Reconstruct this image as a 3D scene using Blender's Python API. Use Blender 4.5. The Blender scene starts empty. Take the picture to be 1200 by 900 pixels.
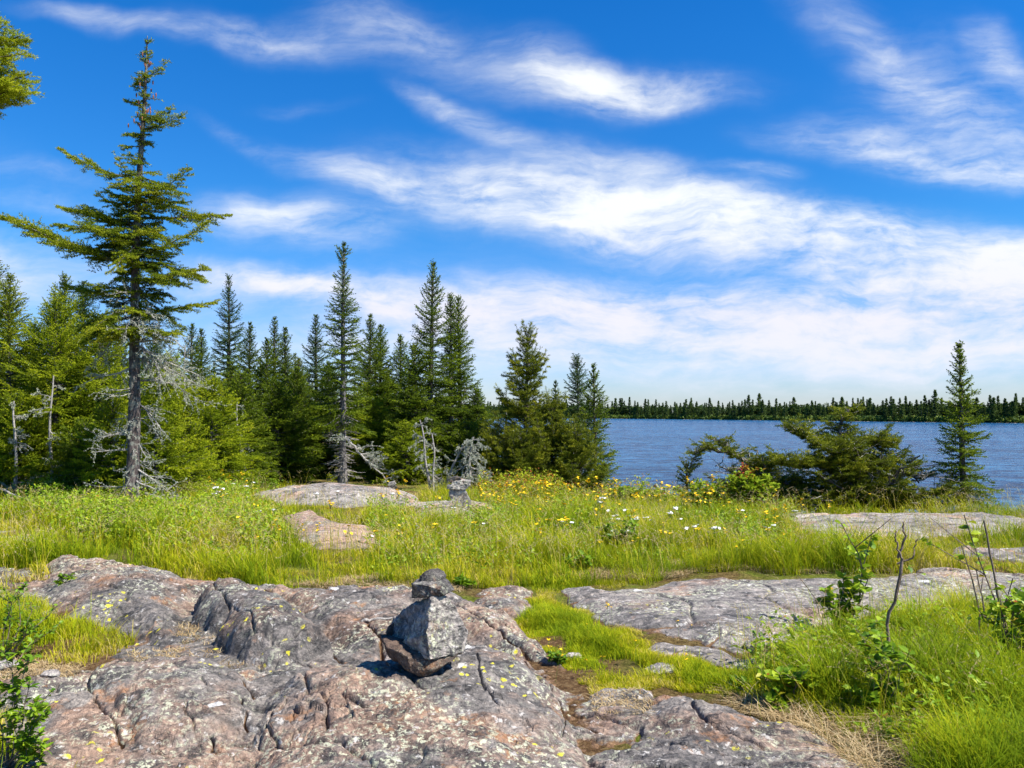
import bpy, bmesh, math, random
import numpy as np
from mathutils import Vector
R = math.radians
C = bpy.context.scene.collection
sc = bpy.context.scene
rng = np.random.default_rng(7)

# ------------------------------------------------------------------ camera
CAM_Z = 1.6
PITCH = math.atan(33/1000.0)
cam = bpy.data.cameras.new('camera'); co = bpy.data.objects.new('camera', cam); C.objects.link(co)
cam.sensor_width = 36; cam.lens = 30.0; cam.clip_start = 0.05; cam.clip_end = 5000
co.location = (0, 0, CAM_Z); co.rotation_euler = (R(90)+PITCH, 0, 0)
sc.camera = co

# ------------------------------------------------------------------ light
SUN_AZ_X, SUN_AZ_Y, SUN_Z = 0.54, -0.24, 0.80
sv = Vector((SUN_AZ_X, SUN_AZ_Y, SUN_Z)).normalized()
sl = bpy.data.lights.new('sun', 'SUN'); sl.energy = 5.0; sl.angle = R(0.5); sl.color = (1.0, 0.955, 0.87)
so = bpy.data.objects.new('sun', sl); C.objects.link(so)
so.rotation_euler = sv.to_track_quat('Z', 'Y').to_euler(); so.location = (10, -10, 20)

w = bpy.data.worlds.new('World'); sc.world = w; w.use_nodes = True
wt = w.node_tree; wt.nodes.clear()
def wn(t, **k):
    n = wt.nodes.new(t)
    for a, b in k.items(): setattr(n, a, b)
    return n
def wl(a, b): wt.links.new(a, b)
def wmath(op, a, b=None, c=None, clamp=False):
    n = wn('ShaderNodeMath', operation=op); n.use_clamp = clamp
    for i, v in enumerate((a, b, c)):
        if v is None: continue
        if isinstance(v, (int, float)): n.inputs[i].default_value = v
        else: wl(v, n.inputs[i])
    return n.outputs[0]
sky = wn('ShaderNodeTexSky', sky_type='NISHITA', sun_disc=False)
sky.sun_elevation = math.asin(sv.z); sky.sun_rotation = math.atan2(sv.x, sv.y)
sky.air_density = 1.0; sky.dust_density = 0.3; sky.ozone_density = 3.0; sky.altitude = 200
hs = wn('ShaderNodeHueSaturation'); hs.inputs['Saturation'].default_value = 1.42; hs.inputs['Hue'].default_value = 0.507
wl(sky.outputs[0], hs.inputs['Color'])
tc = wn('ShaderNodeTexCoord'); sx = wn('ShaderNodeSeparateXYZ'); wl(tc.outputs['Generated'], sx.inputs[0])
ya = wmath('MAXIMUM', wmath('ABSOLUTE', sx.outputs['Y']), 0.03)
u_ = wmath('DIVIDE', sx.outputs['X'], ya); v_ = wmath('DIVIDE', sx.outputs['Z'], ya)
cv = wn('ShaderNodeCombineXYZ'); wl(u_, cv.inputs[0]); wl(v_, cv.inputs[1])
# domain warp
nz = wn('ShaderNodeTexNoise', noise_dimensions='2D'); nz.inputs['Scale'].default_value = 5.0; nz.inputs['Detail'].default_value = 5
wl(cv.outputs[0], nz.inputs['Vector'])
sb = wn('ShaderNodeVectorMath', operation='SUBTRACT'); wl(nz.outputs['Color'], sb.inputs[0]); sb.inputs[1].default_value = (.5, .5, .5)
sm = wn('ShaderNodeVectorMath', operation='MULTIPLY'); wl(sb.outputs[0], sm.inputs[0]); sm.inputs[1].default_value = (.10, .06, 0)
wv = wn('ShaderNodeVectorMath', operation='ADD'); wl(cv.outputs[0], wv.inputs[0]); wl(sm.outputs[0], wv.inputs[1])
CL = [(340,262,130,34,5,.8),(300,325,110,18,8,.55),(400,205,110,26,18,.5),(520,215,160,55,8,.62),(640,240,150,45,10,.7),
 (760,250,180,62,8,.85),(930,280,210,58,12,.95),(1110,312,210,55,10,1.0),(1260,335,180,50,5,.9),
 (650,360,300,42,2,.68),(900,372,340,52,2,.78),(1180,385,300,52,0,.78),(450,350,150,26,8,.55),
 (600,400,340,34,0,.5),(930,430,400,30,0,.42),(300,340,140,20,5,.4),
 (300,38,130,28,8,.62),(120,20,130,18,10,.5),(430,20,120,32,10,.34),(750,97,170,34,0,.8),(660,80,95,38,30,.45),
 (540,135,105,20,25,.6),(540,60,190,60,20,.3),(270,160,70,14,30,.35),
 (1010,40,160,40,38,.42),(1060,178,140,34,16,.72),(1190,208,90,24,8,.66),(1130,140,150,60,14,.36),(940,165,80,26,10,.3),
 (900,200,60,13,5,.55),(1185,60,80,32,45,.5),(1120,90,130,80,30,.3),(700,180,130,26,5,.45),
 (50,205,110,20,8,.28),(50,240,110,20,8,.3),(350,120,70,14,-5,.22),(0,330,160,30,0,.3),(1350,200,200,50,10,.6),(-200,150,200,50,10,.5),(-150,300,250,40,0,.6)]
acc = None
for (cx, cy, rx, ry, an, am) in CL:
    mp = wn('ShaderNodeMapping', vector_type='TEXTURE'); wl(wv.outputs[0], mp.inputs['Vector'])
    mp.inputs['Location'].default_value = ((cx-600)/1000, (483-cy)/1000, 0)
    mp.inputs['Rotation'].default_value = (0, 0, -R(an)); mp.inputs['Scale'].default_value = (rx/1000*1.35, ry/1000*1.35, 1)
    g = wn('ShaderNodeTexGradient', gradient_type='SPHERICAL'); wl(mp.outputs[0], g.inputs[0])
    s = wn('ShaderNodeMapRange', interpolation_type='SMOOTHSTEP'); wl(g.outputs['Fac'], s.inputs[0]); s.inputs[4].default_value = am
    acc = s.outputs[0] if acc is None else wmath('ADD', acc, s.outputs[0])
# broad thin veil low in the sky
veil = wn('ShaderNodeMapRange', interpolation_type='SMOOTHSTEP'); wl(v_, veil.inputs[0]); veil.inputs[1].default_value = .30; veil.inputs[2].default_value = .04
veil.inputs[4].default_value = .34
acc = wmath('MINIMUM', wmath('ADD', acc, veil.outputs[0]), 1.12)
fr_ = wn('ShaderNodeMapRange'); wl(sx.outputs['Y'], fr_.inputs[0]); fr_.inputs[1].default_value = -.3; fr_.inputs[2].default_value = .25; fr_.inputs[3].default_value = .15
acc = wmath('MULTIPLY', acc, fr_.outputs[0])
def wisps(sx_, sy_, rot, scale, det, dist=0.6):
    m = wn('ShaderNodeMapping'); wl(wv.outputs[0], m.inputs['Vector'])
    m.inputs['Rotation'].default_value = (0, 0, R(rot)); m.inputs['Scale'].default_value = (sx_, sy_, 1)
    n = wn('ShaderNodeTexNoise', noise_dimensions='2D'); n.inputs['Scale'].default_value = scale
    n.inputs['Detail'].default_value = det; n.inputs['Roughness'].default_value = 0.62; n.inputs['Distortion'].default_value = dist
    wl(m.outputs[0], n.inputs['Vector']); return n.outputs['Fac']
w1 = wisps(1.0, 3.4, 12, 2.6, 9, .15); w2 = wisps(1.0, 2.4, -8, 8, 8, .25); w3 = wisps(1, 1.6, 30, 26, 6, .2)
ww = wmath('ADD', wmath('MULTIPLY', w1, .5), wmath('ADD', wmath('MULTIPLY', w2, .33), wmath('MULTIPLY', w3, .17)))
w4 = wisps(1.0, 5.0, 18, 9, 10, .08)
ww = wmath('ADD', wmath('MULTIPLY', ww, .70), wmath('MULTIPLY', w4, .30))
ws = wn('ShaderNodeMapRange'); wl(ww, ws.inputs[0]); ws.inputs[1].default_value = .37; ws.inputs[2].default_value = .64
ws.inputs[3].default_value = 0.0; ws.inputs[4].default_value = 1.0
# density: blob map eroded by the fibrous noise
dn = wmath('MULTIPLY', acc, wmath('ADD', wmath('MULTIPLY', ws.outputs[0], .98), .26))
dr = wn('ShaderNodeMapRange', interpolation_type='SMOOTHSTEP'); wl(dn, dr.inputs[0]); dr.inputs[1].default_value = -.02; dr.inputs[2].default_value = 1.12
dr.inputs[4].default_value = .93
cr = wn('ShaderNodeValToRGB'); wl(v_, cr.inputs[0])
cr.color_ramp.elements[0].position = 0.0; cr.color_ramp.elements[0].color = (.80, .84, .95, 1)
cr.color_ramp.elements[1].position = .24; cr.color_ramp.elements[1].color = (.98, 1.0, 1.0, 1)
e = cr.color_ramp.elements.new(.12); e.color = (.90, .87, .97, 1)
cb = wn('ShaderNodeVectorMath', operation='SCALE'); wl(cr.outputs[0], cb.inputs[0]); cb.inputs['Scale'].default_value = 6.7
# clear air colour: the low band over the horizon is pale cyan
hr_ = wn('ShaderNodeValToRGB'); wl(v_, hr_.inputs[0])
hr_.color_ramp.elements[0].position = 0.0; hr_.color_ramp.elements[0].color = (.62, .70, 1.06, 1)
hr_.color_ramp.elements[1].position = .45; hr_.color_ramp.elements[1].color = (.62, 1.0, 1.12, 1)
e = hr_.color_ramp.elements.new(.10); e.color = (.58, .75, 1.04, 1)
e = hr_.color_ramp.elements.new(.22); e.color = (.50, .90, 1.05, 1)
hm_ = wn('ShaderNodeMix', data_type='RGBA', blend_type='MULTIPLY'); hm_.inputs['Factor'].default_value = 1.0
wl(hs.outputs[0], hm_.inputs['A']); wl(hr_.outputs[0], hm_.inputs['B'])
mx = wn('ShaderNodeMix', data_type='RGBA'); wl(dr.outputs[0], mx.inputs['Factor']); wl(hm_.outputs['Result'], mx.inputs['A']); wl(cb.outputs[0], mx.inputs['B'])
bg = wn('ShaderNodeBackground'); bg.inputs['Strength'].default_value = 0.086; wl(mx.outputs['Result'], bg.inputs[0])
wo = wn('ShaderNodeOutputWorld'); wl(bg.outputs[0], wo.inputs[0])
w.cycles.sampling_method = 'MANUAL'; w.cycles.sample_map_resolution = 512

sc.view_settings.view_transform = 'Standard'; sc.view_settings.look = 'None'
sc.view_settings.exposure = 0.92; sc.view_settings.gamma = 1.0
sc.render.engine = 'CYCLES'
cy = sc.cycles; cy.max_bounces = 4; cy.diffuse_bounces = 2; cy.glossy_bounces = 2; cy.transmission_bounces = 3
cy.transparent_max_bounces = 4; cy.caustics_reflective = False; cy.caustics_refractive = False; cy.use_light_tree = False

# ------------------------------------------------------------------ maths helpers
cp_, sp_ = math.cos(PITCH), math.sin(PITCH)
def P(px, py, d):
    cx = (px-600)/1000.0; cz = (450-py)/1000.0
    y = cp_ - cz*sp_; z = sp_ + cz*cp_
    return np.array([cx/y*d, d, CAM_Z + z/y*d])
def G(px, py, z=0.0):
    cx = (px-600)/1000.0; cz = (450-py)/1000.0
    y = cp_ - cz*sp_; zz = sp_ + cz*cp_
    t = (z-CAM_Z)/zz
    return (cx*t, y*t)
def _h(ix, iy, s):
    n = (ix.astype(np.int64)*374761393 + iy.astype(np.int64)*668265263 + s*1274126177) & 0xffffffff
    n = ((n ^ (n >> 13))*1103515245) & 0xffffffff
    n = ((n ^ (n >> 16))*2246822519) & 0xffffffff
    return ((n ^ (n >> 15)) & 0xffffff)/float(0xffffff)
def noise2(x, y, s=0):
    ix = np.floor(x); iy = np.floor(y); fx = x-ix; fy = y-iy
    ux = fx*fx*fx*(fx*(fx*6-15)+10); uy = fy*fy*fy*(fy*(fy*6-15)+10)
    def g(a, b):
        h = _h(ix+a, iy+b, s)*6.2831853
        return np.cos(h)*(fx-a)+np.sin(h)*(fy-b)
    return ((g(0,0)*(1-ux)+g(1,0)*ux)*(1-uy)+(g(0,1)*(1-ux)+g(1,1)*ux)*uy)*1.5
def fbm(x, y, s=0, o=4, r=.5):
    a = 1.0; t = 0; f = 1.0
    for i in range(o):
        t = t+a*noise2(x*f+i*17.3, y*f-i*9.1, s+i); a *= r; f *= 2.03
    return t
def voro(x, y, s=0, jit=.95):
    ix = np.floor(x); iy = np.floor(y)
    f1 = np.full(x.shape, 9.0); f2 = np.full(x.shape, 9.0); cid = np.zeros(x.shape)
    for a in (-1, 0, 1):
        for b in (-1, 0, 1):
            cx = ix+a; cyy = iy+b
            dx = cx+.5+jit*(_h(cx, cyy, s)-.5)-x; dy = cyy+.5+jit*(_h(cx, cyy, s+5)-.5)-y
            d = np.sqrt(dx*dx+dy*dy); nid = _h(cx, cyy, s+9)
            m = d < f1
            f2 = np.where(m, f1, np.minimum(f2, d)); cid = np.where(m, nid, cid); f1 = np.where(m, d, f1)
    return f1, f2, cid
def sdpoly(x, y, pts):          # positive inside
    pts = np.asarray(pts); n = len(pts); d = np.full(x.shape, 1e9); ins = np.zeros(x.shape, bool)
    for i in range(n):
        ax, ay = pts[i]; bx, by = pts[(i+1) % n]
        ex, ey = bx-ax, by-ay; wx, wy = x-ax, y-ay
        t = np.clip((wx*ex+wy*ey)/(ex*ex+ey*ey+1e-12), 0, 1)
        d = np.minimum(d, (wx-ex*t)**2+(wy-ey*t)**2)
        c = ((ay > y) != (by > y)) & (x < (bx-ax)*(y-ay)/(by-ay+1e-12)+ax)
        ins ^= c
    d = np.sqrt(d); return np.where(ins, d, -d)
def sdline(x, y, pts):
    pts = np.asarray(pts); d = np.full(x.shape, 1e9)
    for i in range(len(pts)-1):
        ax, ay = pts[i]; bx, by = pts[i+1]; ex, ey = bx-ax, by-ay; wx, wy = x-ax, y-ay
        t = np.clip((wx*ex+wy*ey)/(ex*ex+ey*ey+1e-12), 0, 1)
        d = np.minimum(d, (wx-ex*t)**2+(wy-ey*t)**2)
    return np.sqrt(d)
def sstep(a, b, x):
    t = np.clip((x-a)/(b-a), 0, 1); return t*t*(3-2*t)
def nrm(a): return a/np.maximum(np.linalg.norm(a, axis=-1, keepdims=True), 1e-9)

# ------------------------------------------------------------------ object helpers
def mesh(name, V, F, mat, parent=None, attrs=None, smooth=False, loc=None):
    V = np.asarray(V, np.float32); me = bpy.data.meshes.new(name)
    if loc is not None: V = V-np.asarray(loc, np.float32)
    Fs = F if isinstance(F, (list, tuple)) else [F]
    Fs = [np.asarray(f, np.int32) for f in Fs if len(f)]
    nl = sum(f.size for f in Fs); npoly = sum(len(f) for f in Fs)
    me.vertices.add(len(V)); me.vertices.foreach_set('co', V.ravel())
    me.loops.add(nl); me.polygons.add(npoly)
    me.loops.foreach_set('vertex_index', np.concatenate([f.ravel() for f in Fs]))
    tot = np.concatenate([np.full(len(f), f.shape[1], np.int32) for f in Fs])
    st = np.concatenate([[0], np.cumsum(tot)[:-1]]).astype(np.int32)
    me.polygons.foreach_set('loop_start', st)
    me.polygons.foreach_set('use_smooth', np.full(npoly, smooth))
    for k, v in (attrs or {}).items():
        a = me.attributes.new(k, 'FLOAT', 'POINT'); a.data.foreach_set('value', np.asarray(v, np.float32))
    me.update(calc_edges=True)
    if mat: me.materials.append(mat)
    o = bpy.data.objects.new(name, me); C.objects.link(o)
    if loc is not None and parent is None: o.location = loc
    if parent: o.parent = parent
    return o
def tag(o, label=None, cat=None, group=None, kind=None):
    if label: o['label'] = label
    if cat: o['category'] = cat
    if group: o['group'] = group
    if kind: o['kind'] = kind
    return o
def empty(name, loc, label, cat, group=None):
    o = bpy.data.objects.new(name, None); C.objects.link(o); o.location = tuple(float(v) for v in loc)
    o.empty_display_size = .1
    return tag(o, label, cat, group)
def copy_tree(o, parent=None):
    c = o.copy(); C.objects.link(c)
    if parent: c.parent = parent
    for ch in o.children: copy_tree(ch, c)
    return c

def tubes(p0, p1, r0, r1, n=4):
    p0 = np.asarray(p0, float); p1 = np.asarray(p1, float); N = len(p0)
    if N == 0: return np.zeros((0,3)), np.zeros((0,4), int)
    r0 = np.broadcast_to(r0, N)[:, None, None]; r1 = np.broadcast_to(r1, N)[:, None, None]
    a = nrm(p1-p0); ref = np.where(np.abs(a[:, 2:3]) < .9, [[0,0,1.]], [[1.,0,0]])
    s = nrm(np.cross(a, ref)); t = np.cross(a, s)
    an = np.arange(n)*2*np.pi/n
    ring = s[:, None]*np.cos(an)[None, :, None]+t[:, None]*np.sin(an)[None, :, None]
    V = np.concatenate([p0[:, None]+ring*r0, p1[:, None]+ring*r1], 1).reshape(-1, 3)
    i = np.arange(n); j = (i+1) % n
    f = np.stack([i, j, j+n, i+n], 1)[None]+(np.arange(N)*2*n)[:, None, None]
    return V, f.reshape(-1, 4)
def polytube(pts, rad, n=8, rough=0.0, seed=0):
    pts = np.asarray(pts, float); m = len(pts); rad = np.broadcast_to(rad, m)
    d = np.gradient(pts, axis=0); a = nrm(d)
    ref = np.array([0, 0, 1.]) if abs(a[:, 2]).mean() < .8 else np.array([1., 0, 0])
    s = nrm(np.cross(a, ref)); t = np.cross(a, s); an = np.arange(n)*2*np.pi/n
    r = rad[:, None]*(1+rough*(np.random.default_rng(seed).random((m, n))-.5))
    V = (pts[:, None]+s[:, None]*(np.cos(an)[None]*r)[..., None]+t[:, None]*(np.sin(an)[None]*r)[..., None]).reshape(-1, 3)
    i = np.arange(n); j = (i+1) % n
    f = np.stack([i, j, j+n, i+n], 1)[None]+(np.arange(m-1)*n)[:, None, None]
    return V, f.reshape(-1, 4)
def join(parts):
    Vs = []; Fs = []; o = 0
    for V, F in parts:
        Vs.append(V); Fs.append(F+o); o += len(V)
    return np.concatenate(Vs), np.concatenate(Fs)

# ------------------------------------------------------------------ materials
def mat(name):
    m = bpy.data.materials.new(name); m.use_nodes = True; nt = m.node_tree; nt.nodes.clear(); return m, nt
class N:
    def __init__(s, nt): s.nt = nt
    def n(s, t, inp=None, **k):
        nd = s.nt.nodes.new(t)
        for a, b in k.items(): setattr(nd, a, b)
        for a, b in (inp or {}).items():
            if hasattr(b, 'is_output') and b.is_output: s.nt.links.new(b, nd.inputs[a])
            else: nd.inputs[a].default_value = b
        return nd
    def noise(s, vec, scale, det=4, rough=.55, dist=0.0, col=False):
        nd = s.n('ShaderNodeTexNoise', {'Vector': vec, 'Scale': scale, 'Detail': det, 'Roughness': rough, 'Distortion': dist})
        return nd.outputs['Color' if col else 'Fac']
    def ramp(s, fac, stops, interp='LINEAR'):
        nd = s.n('ShaderNodeValToRGB', {'Fac': fac}); r = nd.color_ramp; r.interpolation = interp
        r.elements[0].position = stops[0][0]; r.elements[0].color = (*stops[0][1], 1)
        r.elements[1].position = stops[-1][0]; r.elements[1].color = (*stops[-1][1], 1)
        for p, c in stops[1:-1]:
            e = r.elements.new(p); e.color = (*c, 1)
        return nd.outputs[0]
    def rng(s, v, a, b, c=0., d=1., smooth=False):
        nd = s.n('ShaderNodeMapRange', {0: v, 1: a, 2: b, 3: c, 4: d}, interpolation_type='SMOOTHSTEP' if smooth else 'LINEAR'); return nd.outputs[0]
    def math(s, op, a, b=0.0):
        return s.n('ShaderNodeMath', {0: a, 1: b}, operation=op).outputs[0]
    def mix(s, f, a, b, blend='MIX'):
        nd = s.n('ShaderNodeMix', data_type='RGBA', blend_type=blend)
        for k, v in (('Factor', f), ('A', a), ('B', b)):
            if hasattr(v, 'is_output'): s.nt.links.new(v, nd.inputs[k] if k == 'Factor' else [i for i in nd.inputs if i.name == k and i.type == 'RGBA'][0])
            elif k == 'Factor': nd.inputs[0].default_value = v
            else: [i for i in nd.inputs if i.name == k and i.type == 'RGBA'][0].default_value = (*v, 1)
        return [o for o in nd.outputs if o.type == 'RGBA'][0]
    def attr(s, name): return s.n('ShaderNodeAttribute', attribute_name=name).outputs['Fac']
    def out(s, sh): s.n('ShaderNodeOutputMaterial', {'Surface': sh})

def foliage_mat(name, stops, trans=.3, rough=.6, spec=.12, attr='tint', vary=.0):
    m, nt = mat(name); q = N(nt)
    f = q.attr(attr)
    col = q.ramp(f, stops)
    p = q.n('ShaderNodeBsdfPrincipled', {'Base Color': col, 'Roughness': rough, 'Specular IOR Level': spec})
    tr = q.n('ShaderNodeBsdfTranslucent', {'Color': q.mix(.6, col, (.25, .35, .02))})
    mxs = q.n('ShaderNodeMixShader', {0: trans, 1: p.outputs[0], 2: tr.outputs[0]})
    q.out(mxs.outputs[0]); return m
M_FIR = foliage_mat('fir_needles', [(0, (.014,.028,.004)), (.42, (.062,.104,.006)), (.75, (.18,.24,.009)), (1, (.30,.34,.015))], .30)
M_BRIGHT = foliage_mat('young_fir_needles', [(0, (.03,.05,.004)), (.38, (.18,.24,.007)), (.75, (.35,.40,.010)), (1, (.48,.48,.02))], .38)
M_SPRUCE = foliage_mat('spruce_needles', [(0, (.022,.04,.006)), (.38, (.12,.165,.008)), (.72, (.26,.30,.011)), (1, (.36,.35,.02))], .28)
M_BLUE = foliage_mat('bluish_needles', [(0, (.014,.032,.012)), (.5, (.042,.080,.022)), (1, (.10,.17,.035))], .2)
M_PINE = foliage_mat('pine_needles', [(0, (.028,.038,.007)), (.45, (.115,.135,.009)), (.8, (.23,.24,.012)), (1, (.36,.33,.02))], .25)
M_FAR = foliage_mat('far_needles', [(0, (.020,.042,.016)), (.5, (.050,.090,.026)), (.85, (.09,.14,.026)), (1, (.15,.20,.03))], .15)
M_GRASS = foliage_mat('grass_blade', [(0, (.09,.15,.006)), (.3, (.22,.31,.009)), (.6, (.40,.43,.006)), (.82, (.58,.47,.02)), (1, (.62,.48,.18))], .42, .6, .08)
M_LEAF = foliage_mat('leaf_green', [(0, (.05,.13,.008)), (.45, (.20,.33,.014)), (.8, (.40,.48,.02)), (.93, (.5,.38,.03)), (1, (.42,.08,.03))], .38, .45, .22)
M_YELBUSH = foliage_mat('yellow_green_frond', [(0, (.10,.18,.01)), (.5, (.25,.34,.015)), (.85, (.42,.44,.02)), (.93, (.5,.14,.04)), (1, (.42,.05,.03))], .35)

def wood_mat(name, a, b, scale=18, lich=None):
    m, nt = mat(name); q = N(nt)
    g = q.n('ShaderNodeNewGeometry').outputs['Position']
    mp = q.n('ShaderNodeMapping', {'Vector': g, 'Scale': (1, 1, .45)}).outputs[0]
    n1 = q.noise(mp, scale, 5, .6); col = q.ramp(n1, [(.3, a), (.7, b)])
    if lich:
        n2 = q.noise(g, 9, 5, .7); col = q.mix(q.rng(n2, .5, .58), col, lich)
    bm = q.n('ShaderNodeBump', {'Height': n1, 'Strength': .8, 'Distance': .03})
    p = q.n('ShaderNodeBsdfPrincipled', {'Base Color': col, 'Roughness': .9, 'Specular IOR Level': .15, 'Normal': bm.outputs[0]})
    q.out(p.outputs[0]); return m
M_BARK = wood_mat('bark', (.035,.026,.024), (.16,.13,.12), 22, (.20,.20,.17))
M_BARKG = wood_mat('grey_bark', (.09,.08,.08), (.26,.24,.23), 26)
M_DEAD = wood_mat('dead_wood', (.20,.18,.16), (.45,.42,.38), 30)
M_LICHEN = wood_mat('beard_lichen', (.24,.26,.19), (.48,.50,.40), 30)
M_TWIG = wood_mat('brown_twig', (.10,.07,.05), (.26,.20,.16), 30)
M_STRAW = foliage_mat('straw', [(0, (.20,.12,.05)), (.5, (.40,.27,.13)), (1, (.60,.47,.27))], .2, .7, .2)

def rock_mat(name, pink=.5, tone=1.0, streak=0.0, lichen=1.0, dirt=True, lscale=1.0, yellow=1.0, ctr=(0,0,0)):
    m, nt = mat(name); q = N(nt)
    g = q.n('ShaderNodeTexCoord').outputs['Object']
    g = q.n('ShaderNodeMapping', {'Vector': g, 'Location': ctr}).outputs[0]
    wp = q.n('ShaderNodeVectorMath', {0: q.noise(g, 2.5, 3, .5, col=True), 1: (.25,.25,.25)}, operation='MULTIPLY').outputs[0]
    gw = q.n('ShaderNodeVectorMath', {0: g, 1: wp}, operation='ADD').outputs[0]
    gs = q.n('ShaderNodeMapping', {'Vector': gw, 'Scale': (1, 3.2 if streak else 1.7, 2), 'Rotation': (0, 0, R(-8))}).outputs[0]
    big = q.noise(g, .9, 5, .6); med = q.noise(gs, 6, 6, .65); fine = q.noise(g, 42, 5, .7); grain = q.noise(g, 160, 3, .7)
    t = tone
    grey = q.ramp(med, [(.30, (.070*t,.064*t,.060*t)), (.45, (.165*t,.150*t,.138*t)), (.60, (.28*t,.25*t,.225*t)), (.8, (.42*t,.37*t,.33*t))])
    pk = q.ramp(med, [(.28, (.13*t,.088*t,.066*t)), (.5, (.29*t,.195*t,.145*t)), (.75, (.44*t,.32*t,.24*t))])
    pm = q.rng(q.noise(gw, 1.6, 6, .62), .62-.28*pink, .74-.28*pink)
    col = q.mix(pm, grey, pk)
    # dark crusts
    dk = q.rng(q.noise(gw, 5.5, 7, .72), .53, .60)
    col = q.mix(q.math('MULTIPLY', dk, .80), col, (.042*t,.041*t,.042*t))
    # speckle
    col = q.mix(.75, col, q.ramp(fine, [(.3, (.30,.30,.31)), (.5, (.92,.92,.92)), (.68, (1.75,1.7,1.65))]), 'MULTIPLY')
    col = q.mix(.5, col, q.ramp(grain, [(.3, (.5,.5,.5)), (.7, (1.5,1.5,1.5))]), 'MULTIPLY')
    col = q.mix(1.0, col, q.ramp(q.noise(gw, .75, 5, .65), [(.30, (.52,.53,.56)), (.5, (.98,.97,.96)), (.70, (1.28,1.24,1.18))]), 'MULTIPLY')
    # orange tint
    col = q.mix(q.math('MULTIPLY', q.rng(q.noise(g, 3.1, 5, .7), .60, .68), .5), col, (.42,.19,.07))
    if lichen:
        lz = q.rng(q.noise(g, 1.7*lscale, 4, .6), .46, .60)
        l1 = q.math('MULTIPLY', q.rng(q.noise(g, 30*lscale, 6, .75), .535, .57), lz)
        col = q.mix(q.math('MULTIPLY', l1, .85*lichen), col, (.56,.57,.40))
        l2 = q.math('MULTIPLY', q.rng(q.noise(g, 14*lscale, 6, .7), .60, .625), 1.0)
        col = q.mix(q.math('MULTIPLY', l2, .8*lichen), col, (.52,.49,.45))
        # round pale rosettes
        vv = q.n('ShaderNodeTexVoronoi', {'Vector': gw, 'Scale': 2.3*lscale, 'Randomness': 1.0})
        rr = q.math('ADD', vv.outputs['Distance'], q.math('MULTIPLY', q.noise(g, 25, 4, .6), .10))
        sel = q.math('GREATER_THAN', q.n('ShaderNodeSeparateColor', {0: vv.outputs['Color']}).outputs[0], .60)
        col = q.mix(q.math('MULTIPLY', q.math('MULTIPLY', q.rng(rr, .17, .155), sel), .8), col, (.62,.60,.57))
        # yellow map lichen
        vy = q.n('ShaderNodeTexVoronoi', {'Vector': gw, 'Scale': 17*lscale, 'Randomness': 1.0})
        ry_ = q.math('ADD', vy.outputs['Distance'], q.math('MULTIPLY', q.noise(g, 55, 5, .7), .75))
        zy = q.rng(q.noise(g, 2.2, 4, .6), .55, .60)
        sely = q.math('GREATER_THAN', q.n('ShaderNodeSeparateColor', {0: vy.outputs['Color']}).outputs[1], .40)
        fy = q.math('MULTIPLY', q.math('MULTIPLY', q.rng(ry_, .66, .60), sely), zy)
        col = q.mix(q.math('MULTIPLY', fy, .9*yellow), col, (.62,.55,.035))
    if dirt:
        dcol = q.ramp(q.noise(g, 45, 5, .7), [(.32, (.045,.024,.014)), (.5, (.14,.075,.035)), (.7, (.30,.19,.10))])
        col = q.mix(q.rng(q.math('ADD', q.attr('dirt'), q.math('MULTIPLY', q.math('SUBTRACT', q.noise(g, 20, 5, .7), .5), .9)), .45, .62), col, dcol)
    vc = q.n('ShaderNodeTexVoronoi', {'Vector': gw, 'Scale': 9.0}, feature='DISTANCE_TO_EDGE')
    crk = q.rng(vc.outputs['Distance'], 0, .02)
    b1 = q.n('ShaderNodeBump', {'Height': q.math('ADD', q.math('MULTIPLY', med, .6), q.math('MULTIPLY', crk, .12)), 'Strength': .8, 'Distance': .05})
    b2 = q.n('ShaderNodeBump', {'Height': fine, 'Strength': .75, 'Distance': .014, 'Normal': b1.outputs[0]})
    b3 = q.n('ShaderNodeBump', {'Height': grain, 'Strength': .5, 'Distance': .004, 'Normal': b2.outputs[0]})
    p = q.n('ShaderNodeBsdfPrincipled', {'Base Color': col, 'Roughness': q.rng(med, .3, .7, .62, .9), 'Specular IOR Level': .3, 'Normal': b3.outputs[0]})
    q.out(p.outputs[0]); return m
M_ROCK = rock_mat('bedrock', .52, .80, lichen=.85)
M_SLAB = rock_mat('grey_slab', .30, 1.05, streak=1, yellow=.3)
M_FARROCK = rock_mat('pale_rock', .42, 1.35, lichen=.7, yellow=.2)
M_PINKROCK = rock_mat('pink_slab', .95, 1.25, streak=1, lichen=.5, yellow=.1)
M_STONE = rock_mat('cairn_grey', .2, 1.55, dirt=False, lscale=1.6, yellow=.25, lichen=.9)
M_STONED = rock_mat('cairn_brown', 1.1, .46, dirt=False, lscale=2, yellow=0, lichen=.25)
M_STONEK = rock_mat('cairn_dark', .15, .52, dirt=False, lscale=2, yellow=0, lichen=.2)
M_STONEG = rock_mat('cairn_mid', .3, .82, dirt=False, lscale=2, yellow=0, lichen=.5)
M_STONEW = rock_mat('cairn_pale', .5, 2.0, dirt=False, lscale=2, yellow=0, lichen=1)

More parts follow.
